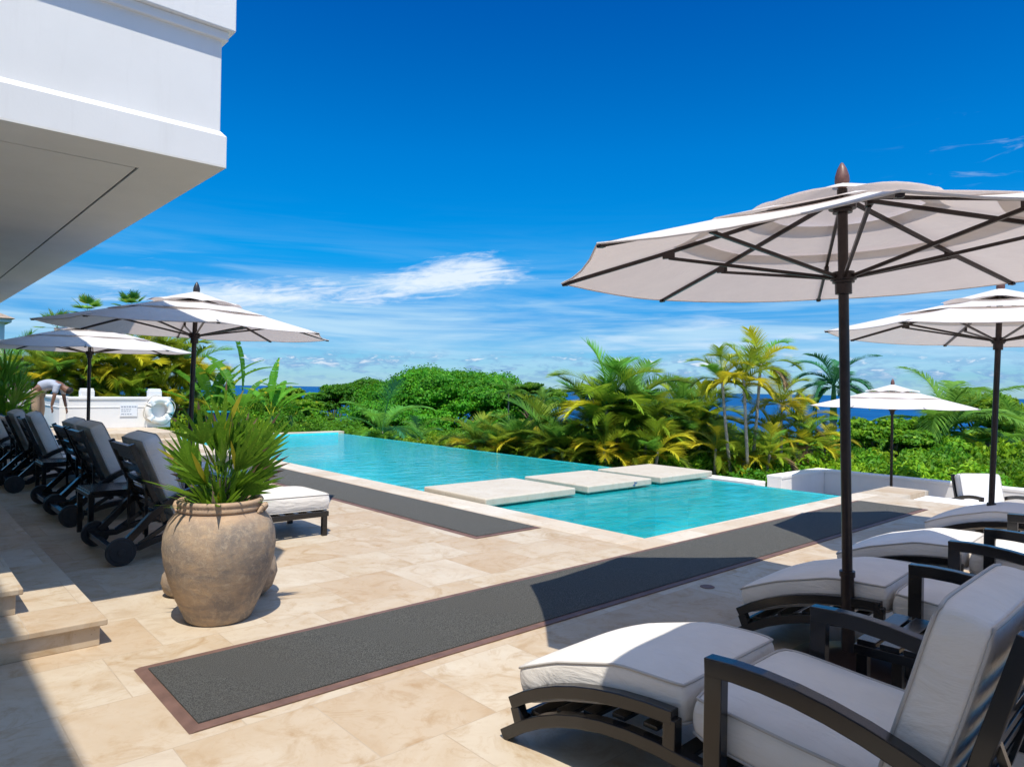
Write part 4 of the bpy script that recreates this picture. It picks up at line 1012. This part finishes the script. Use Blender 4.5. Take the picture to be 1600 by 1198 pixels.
# foliage band along the horizon and hillside: rows of shrubs, nearer rows lower in the picture
def top_y(px, z):                                  # silhouette of the thicket
    pts = [(-80, 560), (60, 590), (300, 600), (420, 604), (470, 616), (520, 628), (560, 642), (640, 648), (860, 650), (900, 645), (1000, 655), (1100, 668), (1200, 672), (1290, 668), (1340, 640), (1420, 648), (1500, 640), (1560, 636), (1640, 668)]
    for (a, ya), (b, yb) in zip(pts, pts[1:]):
        if a <= px <= b: return ya + (yb-ya)*(px-a)/(b-a)
    return 640
k = 0; rr = random.Random(3)
for z, step, dy, s in ((15.6, 46, 62, .8), (18.5, 48, 44, 1.0), (24, 52, 26, 1.5), (33, 52, 10, 2.1), (48, 60, 2, 3.4)):
    px = -120 if z > 20 else 480
    if z < 17: px = 1000
    while px < 1720:
        zz = z*rr.uniform(.92, 1.1); x, y = at(px, zz)
        ok = (x > 14.6 or y > 21.6) and not (x < 17 and y < 7.9)
        if px > 1200 and x < 17.2: ok = False
        if ok:
            yy = top_y(px, z) + dy + rr.uniform(-6, 9)
            bush(px, yy, zz, s*rr.uniform(.85, 1.2), LBL, GB, 1 if rr.random() < .28 else 0, k); k += 1
        px += step*rr.uniform(.75, 1.2)
def bush_w(x, y, top, s, label, group, kind, seed):
    rnd = random.Random(seed); g = ground_h(x, y); t = thing('shrub', label, 'shrub', (x, y, g), rnd.uniform(0, 6.28), group); t.scale = (s, s, max(.3, (top-g)/1.5))
    lib = BUSH if kind == 0 else BUSHY; obj_data('crown', lib[rnd.randrange(len(lib))], t); obj_data('trunk', BT, t)
y = 9.6; i = 0
while y < 21.5:
    bush_w(12.2+rr.uniform(-.15, .5), y, rr.uniform(-.45, .0), rr.uniform(.65, .85), 'low shrub growing right against the outside of the infinity edge', 'low shrubs against the infinity edge', i % 2, 700+i); i += 1; y += rr.uniform(.65, .9)
for i, (x, y, tp) in enumerate(((14.6, 8.3, .0), (15.3, 8.4, -.1), (16.2, 8.4, .1), (17.2, 7.4, .0), (17.3, 6.2, -.05), (17.3, 5.0, .1), (17.3, 3.9, .0), (17.3, 2.7, .1), (17.3, 1.5, .05), (17.3, .3, .1), (17.3, -1, .0))):
    bush_w(x, y, tp, .95, 'leafy shrub growing just outside the white parapet of the lower terrace', 'shrubs outside the terrace parapet', i % 2, 800+i)
for i, (px, py, z) in enumerate(((880, 668, 19.5), (925, 660, 20), (970, 655, 20.5), (1015, 652, 20), (1060, 650, 20.5), (1105, 654, 19.6), (1150, 660, 20), (1195, 668, 20), (1235, 680, 20), (1275, 700, 20.5), (1320, 672, 24), (1340, 700, 20),
                            (900, 690, 17.5), (950, 688, 17.2), (1000, 690, 17.4), (1050, 692, 17.3), (1100, 695, 17.2), (1150, 702, 17.4), (1200, 708, 17.8), (1245, 716, 18.2))):
    bush(px, py, z, 1.05, LBL, GB, i % 2, 900+i)
# big spreading tree on the slope
def tree_pads(seed, W, n, H_):
    r = random.Random(seed); out = []
    for k in range(n):
        a = r.uniform(0, 6.28); q = math.sqrt(r.random()); s = r.uniform(.07, .135)*W
        out.append((W/2*.88*q*math.cos(a), W/2*.88*q*math.sin(a), H_*(1-.55*q**2.2)+r.uniform(-.35, .3)-H_*.22*r.random()**2, s, s, s*.42))
    return out
def big_tree(px, py, z, W, label, seed, name='broadleaf_tree', n=70, nleaf=42000, leaf=.17, grp=None, mats=None, hh=.35):
    x, y = at(px, z); g = ground_h(x, y); top = hgt(px, py, z)-g
    t = thing(name, label, 'tree', (x, y, g), 0, grp); H_ = W*hh
    d = leaf_mesh('crown', seed, tree_pads(seed, W, n, H_), nleaf, leaf, mats or [M['g_tree'], M['g_broad']], jitter=.22)
    obj_data('crown', d, t, (0, 0, top-H_-.15*W*.36))
    mb = MB(); r = random.Random(seed); zc = top-H_; mb.tube([(0, 0, -.3), (.2, 0, zc*.35), (0, .2, zc*.8), (0, 0, zc+H_*.4)], [.05*W*.6, .04*W*.6, .03*W*.6, .01*W], 10)
    for k in range(9):
        a = k*.7+r.random()*.3; q = W*.5*r.uniform(.5, .8); mb.tube([(0, 0, zc*.55), (q*.35*math.cos(a), q*.35*math.sin(a), zc*.9), (q*math.cos(a), q*math.sin(a), zc+H_*(.35+.2*r.random()))], [.018*W, .012*W, .004*W], 7)
    mb.build('trunk', M['bark'], t, smooth=True); return t
big_tree(700, 570, 44, 12.2, 'broad dome-shaped green tree filling the horizon beyond the pool', 101, n=170, nleaf=130000, leaf=.105, hh=.36)
big_tree(575, 592, 50, 7.5, 'lower green tree adjoining the left side of the broad dome-shaped tree', 102, n=60, nleaf=45000, leaf=.11)
big_tree(835, 600, 40, 4.2, 'small green tree at the right foot of the dome-shaped tree', 103, n=30, nleaf=22000, leaf=.10)
big_tree(1550, 608, 27, 5.4, 'bushy light green tree at the right behind the coconut palm', 104, n=34, nleaf=32000, leaf=.095, mats=[M['g_lime'], M['g_broad']])
big_tree(1395, 652, 21, 3.6, 'small leafy tree with bare twigs behind the distant parasol', 105, n=28, nleaf=26000, leaf=.075, mats=[M['g_broad'], M['g_lime']])
big_tree(430, 604, 34, 4.5, 'low bright green tree right of the banana plants', 106, n=34, nleaf=24000, leaf=.10, mats=[M['g_lime'], M['g_broad']])
big_tree(525, 603, 60, 5.0, 'small distant tree on the skyline left of the dome-shaped tree', 107, n=26, nleaf=9000, leaf=.2)

# areca palms beyond the infinity edge
clump(965, 17.0, [(948, 632, .92), (992, 636, .95), (925, 660, .8), (965, 668, .85), (1012, 668, .75)], 'clumping palm with arching fronds right of the dome-shaped tree', 'areca', seed=1)
clump(1075, 18.0, [(1065, 645, .82), (1098, 655, .78), (1040, 675, .78), (1085, 680, .75)], 'clumping palm with brown drooping fronds left of the tall pale trunks', 'areca', seed=2)
clump(1165, 16.2, [(1128, 590, .58), (1162, 592, .62), (1188, 568, .66)], 'tallest palm clump with bare pale trunks beyond the pool', 'arecay', 'trunk_pale', seed=3)
clump(1228, 17.5, [(1222, 625, .58), (1250, 658, .62), (1205, 672, .6)], 'yellowing palm clump right of the tall pale trunks', 'arecay', 'trunk_pale', seed=4)
clump(1270, 17.8, [(1262, 690, .62), (1290, 700, .55)], 'low yellowing palm nearest the white corner of the terrace wall', 'arecay', seed=14)
clump(1145, 15.8, [(1120, 700, .55), (1165, 712, .5), (1205, 705, .55)], 'low yellow-green palm at the foot of the pale trunks', 'arecay', seed=15)
clump(1010, 16.2, [(985, 712, .6), (1030, 705, .62), (945, 700, .62)], 'low palm with an orange frond just over the pool edge', 'arecay', seed=5)
clump(840, 17.6, [(815, 698, .72), (855, 690, .85), (790, 706, .6)], 'bright green palm overhanging the middle of the infinity edge', 'areca', seed=6)
clump(905, 17.0, [(880, 700, .6), (905, 712, .55)], 'small clumping palm between the middle palm and the arching palm', 'areca', seed=16)
clump(765, 18.6, [(745, 696, .68), (775, 704, .6)], 'small bright palm left of the middle of the infinity edge', 'areca', seed=7)
clump(600, 24.0, [(598, 674, .92)], 'spreading green palm low in front of the dome-shaped tree', 'green', seed=8)
clump(640, 27.0, [(655, 684, .6)], 'spreading palm to the right of the low green palm', 'green', seed=9)
clump(800, 36.0, [(795, 612, .55)], 'slender palm rising at the right shoulder of the dome-shaped tree', 'green', seed=10)
clump(848, 34.0, [(850, 625, .5)], 'short palm next to the sea gap right of the dome-shaped tree', 'green', seed=12)
clump(1490, 22.0, [(1478, 668, .95)], 'coconut palm with long drooping fronds above the white lounger', 'coco', seed=1)
clump(1590, 24.0, [(1592, 690, .8)], 'coconut palm fronds at the right border behind the parapet', 'coco', seed=2)
# royal palm
px, z = 1302, 30.0; x, y = at(px, z); g = ground_h(x, y); tp = hgt(px, 604, z)
t = thing('royal_palm', 'blue-green royal palm with a green crownshaft behind the distant parasol', 'palm tree', (x, y, g))
ringed_stem((0, 0, -.2), (.05, 0, tp-g-1.45), .17, .14).build('trunk', M['trunk'], t, smooth=True, sharp=0)
mb = MB(); mb.tube([(.05, 0, tp-g-1.45), (.05, 0, tp-g-.8), (.05, 0, tp-g+.05)], [.17, .13, .07], 12); mb.build('crownshaft', M['shaft'], t, smooth=True)
obj_data('crown', CROWN['royal'][0], t, (.05, 0, tp-g), .4, .95)

# left side: yellow palm hedge behind the white wall
lefts = [(95, 21.5, [(100, 582, .85), (75, 589, .8)], 'areca'), (140, 22.5, [(140, 580, 1.0), (118, 602, .9), (165, 599, .9)], 'arecay'),
         (190, 23, [(185, 574, 1.1), (212, 582, 1.0), (170, 602, .9)], 'arecay'), (238, 23.5, [(232, 569, 1.1), (262, 576, 1.05), (225, 599, .9)], 'arecay'), (280, 24, [(275, 574, 1.05), (300, 589, 1.0)], 'arecay')]
lefts += [(155, 21.8, [(150, 624, .7), (125, 632, .6)], 'arecay'), (215, 22.2, [(205, 620, .75), (180, 632, .6)], 'arecay'), (265, 22.6, [(255, 617, .75), (280, 632, .6)], 'arecay')]
labs = ['green-yellow palm left of the farthest parasol pole', 'yellowing palm directly behind the farthest parasol pole', 'golden palm clump right of the farthest parasol pole',
        'golden palm clump behind the middle of the white wall', 'yellow-green palm behind the life ring', 'low golden palm right behind the left pillar cap of the white wall', 'low golden palm between the two pillar caps of the white wall', 'low golden palm behind the right pillar cap of the white wall']
for i, ((px, z, st, kd), lb) in enumerate(zip(lefts, labs)): clump(px, z, st, lb, kd, seed=30+i, group='palms of the hedge behind the white wall', gz=-.5)
clump(35, 24, [(30, 585, .9), (60, 575, .8)], 'green palm at the far left beyond the planter', 'areca', seed=37, gz=-.5)
clump(5, 22, [(-5, 600, .8), (15, 610, .7)], 'dark palm at the left border beyond the planter', 'green', seed=38, gz=-.5)
def fan_tree(px, py, z, lab, seed, sc=.75):
    x, y = at(px, z); tp = hgt(px, py, z); t = thing('fan_tree', lab, 'palm tree', (x, y, -.5)); rnd = random.Random(seed); V_, F_, MI_ = [], [], []
    for k in range(9):
        fan_leaf(V_, F_, MI_, (0, 0, 0), R(70-9*k), k*2.4+seed, .45*sc, 17, .55*sc, R(150), rnd, .05)
    np_mesh('crown', np.array([tuple(v) for v in V_]), np.array(F_), [M['g_palm'], M['g_yellow'], M['g_brown']], MI_, t).location = (0, 0, tp+.5)
    ringed_stem((0, 0, -.3), (0, 0, tp+.5), .10, .08).build('trunk', M['trunk'], t, smooth=True, sharp=0)
fan_tree(135, 487, 26, 'tall fan palm tip showing above the left parasol canopy', 2)
fan_tree(203, 480, 27, 'second tall fan palm tip above the left parasol near its finial', 5)
fan_tree(88, 512, 24, 'fan palm tip between the two left parasol canopies', 9)
# banana plants
def banana_leaf(V_, F_, MI_, root, az, elev, bend, L_, W_, rnd, petiole=.25):
    n = 26; p = Vector(root); e = elev; side = Vector((-math.sin(az), math.cos(az), 0)); prev = None
    tear = [rnd.random() < .28 for _ in range(n+1)]
    for i in range(n+1):
        s = i/n; e = elev - bend*s**1.4; d = Vector((math.cos(az)*math.cos(e), math.sin(az)*math.cos(e), math.sin(e))); up = side.cross(d)
        if up.z < 0: up = -up
        w = .012 if s < petiole else W_/2*math.sin(math.pi*min(1, ((s-petiole)/(1-petiole))*.97+.03))**.8
        for sd in (-1, 1):
            b = len(V_); jag = rnd.uniform(.86, 1.0); tv = d*(L_/n)
            if i < n:
                gap = .80 if tear[i] and s > petiole else .985
                dr = rnd.uniform(-.1, .25) if tear[i] else .08
                a0, a1 = p, p + tv; o0 = side*sd*w*jag + up*w*.35 - Vector((0, 0, w*dr)); mid0 = side*sd*w*.5 + up*w*.3
                V_ += [a0, a0+mid0, a0+o0+d*w*.12, a1, a0+tv*gap+mid0, a0+tv*gap+o0+d*w*.12]
                F_ += [(b, b+1, b+4, b+3), (b+1, b+2, b+5, b+4)]; m_ = 1 if s < petiole else (0 if rnd.random() > .04 else 1); MI_ += [m_, m_]
        p = p + d*(L_/n)
def banana(px, z, leaves, lab, seed, gz=-.6):
    x, y = at(px, z); rnd = random.Random(seed); t = thing('banana_plant', lab, 'banana plant', (x, y, gz), 0, 'banana plants behind the urn plant'); V_, F_, MI_ = [], [], []
    rz = hgt(px, 640, z)-gz-.3
    for (a, el_, bd, L_, W_) in leaves: banana_leaf(V_, F_, MI_, (rnd.uniform(-.05, .05), rnd.uniform(-.05, .05), rz), rightaz+R(a), R(el_), R(bd), L_, W_, rnd)
    np_mesh('crown', np.array([tuple(v) for v in V_]), np.array(F_), [M['g_banana'], M['g_yellow']], MI_, t)
    mb = MB(); mb.tube([(0, 0, -.3), (0, 0, rz*.6), (0, 0, rz+.1)], [.13, .10, .06], 10); mb.build('trunk', M['shaft'], t, smooth=True)
def bl(seed, n, L_, W_):
    r = random.Random(seed); return [(r.uniform(0, 360), r.uniform(35, 85), r.uniform(10, 75), L_*r.uniform(.75, 1.1), W_*r.uniform(.8, 1.1)) for _ in range(n)]
banana(378, 21.5, [(178, 96, 40, 3.3, .40), (150, 70, 60, 2.9, .42), (40, 60, 70, 2.2, .40)] + bl(1, 5, 2.0, .45), 'banana plant with one tall upright leaf between parasol and sea', 1)
banana(335, 22.5, [(165, 60, 70, 3.2, .42), (10, 70, 75, 2.8, .42), (30, 75, 60, 2.6, .4)] + bl(2, 6, 2.2, .45), 'banana plant with long torn leaf beside the left parasol pole', 2)
banana(425, 23.5, [(70, 88, 22, 2.1, .36), (30, 50, 60, 2.0, .38), (150, 55, 60, 2.0, .38)] + bl(3, 4, 1.8, .4), 'banana plant with short upright leaf nearest the sea gap', 3)
banana(300, 24.0, bl(4, 7, 2.6, .5), 'banana plant behind the left parasol pole and wall end', 4)
banana(455, 24.5, bl(5, 6, 1.6, .38), 'small banana plant low beside the pool corner', 5)
for i, (px, py, z) in enumerate(((315, 580, 29), (345, 576, 30), (375, 584, 30), (405, 590, 31), (440, 600, 31), (310, 650, 21.5), (350, 648, 22), (395, 650, 21.8), (440, 645, 22.5), (485, 650, 23), (525, 655, 23.5), (560, 660, 23))):
    bush(px, py, z, 1.0, LBL, GB, i % 2, 500+i)
for i, (px, py, z) in enumerate(((60, 620, 25), (110, 625, 25), (160, 628, 25), (210, 628, 25), (260, 628, 25), (0, 600, 28), (90, 596, 27), (150, 600, 27.5), (200, 600, 27), (250, 600, 27.5), (290, 602, 27))):
    bush(px, py, z, 1.5, 'green shrub at the foot of the palm hedge behind the white wall', 'shrubs at the foot of the palm hedge', 0, 600+i)
# undergrowth that fills the slope
V1, F1 = [], []; g_ = np.random.default_rng(9); m_ = 60000
zz = 14 + 130*g_.random(m_)**1.6; pxs = g_.uniform(-250, 1850, m_); lat = (pxs-800)/F_PX*zz
X = math.cos(AZ)*zz + math.sin(AZ)*lat; Y = math.sin(AZ)*zz - math.cos(AZ)*lat
keep = ((X > 14.2) | (Y > 21.5)) & ~((X < 16.8) & (Y < 8)); X, Y, zz = X[keep], Y[keep], zz[keep]
Z = np.array([ground_h(a, b) for a, b in zip(X, Y)]) + g_.random(len(X))*.9
P = np.stack([X, Y, Z], 1); m_ = len(P); nr = g_.normal(size=(m_, 3))*.5 + np.array((0, 0, 1)); nr /= np.linalg.norm(nr, axis=1)[:, None]
a = np.cross(nr, g_.normal(size=(m_, 3))); a /= np.linalg.norm(a, axis=1)[:, None]; b_ = np.cross(nr, a); s = (.12+.010*zz)[:, None]
V_ = np.stack([P-a*s, P+b_*s*.5, P+a*s, P-b_*s*.5], 1).reshape(-1, 3)
o = np_mesh('undergrowth', V_, np.arange(m_*4).reshape(-1, 4), [M['g_broad']]); tag(o, 'green undergrowth covering the slope under the trees', 'undergrowth', kind='stuff')
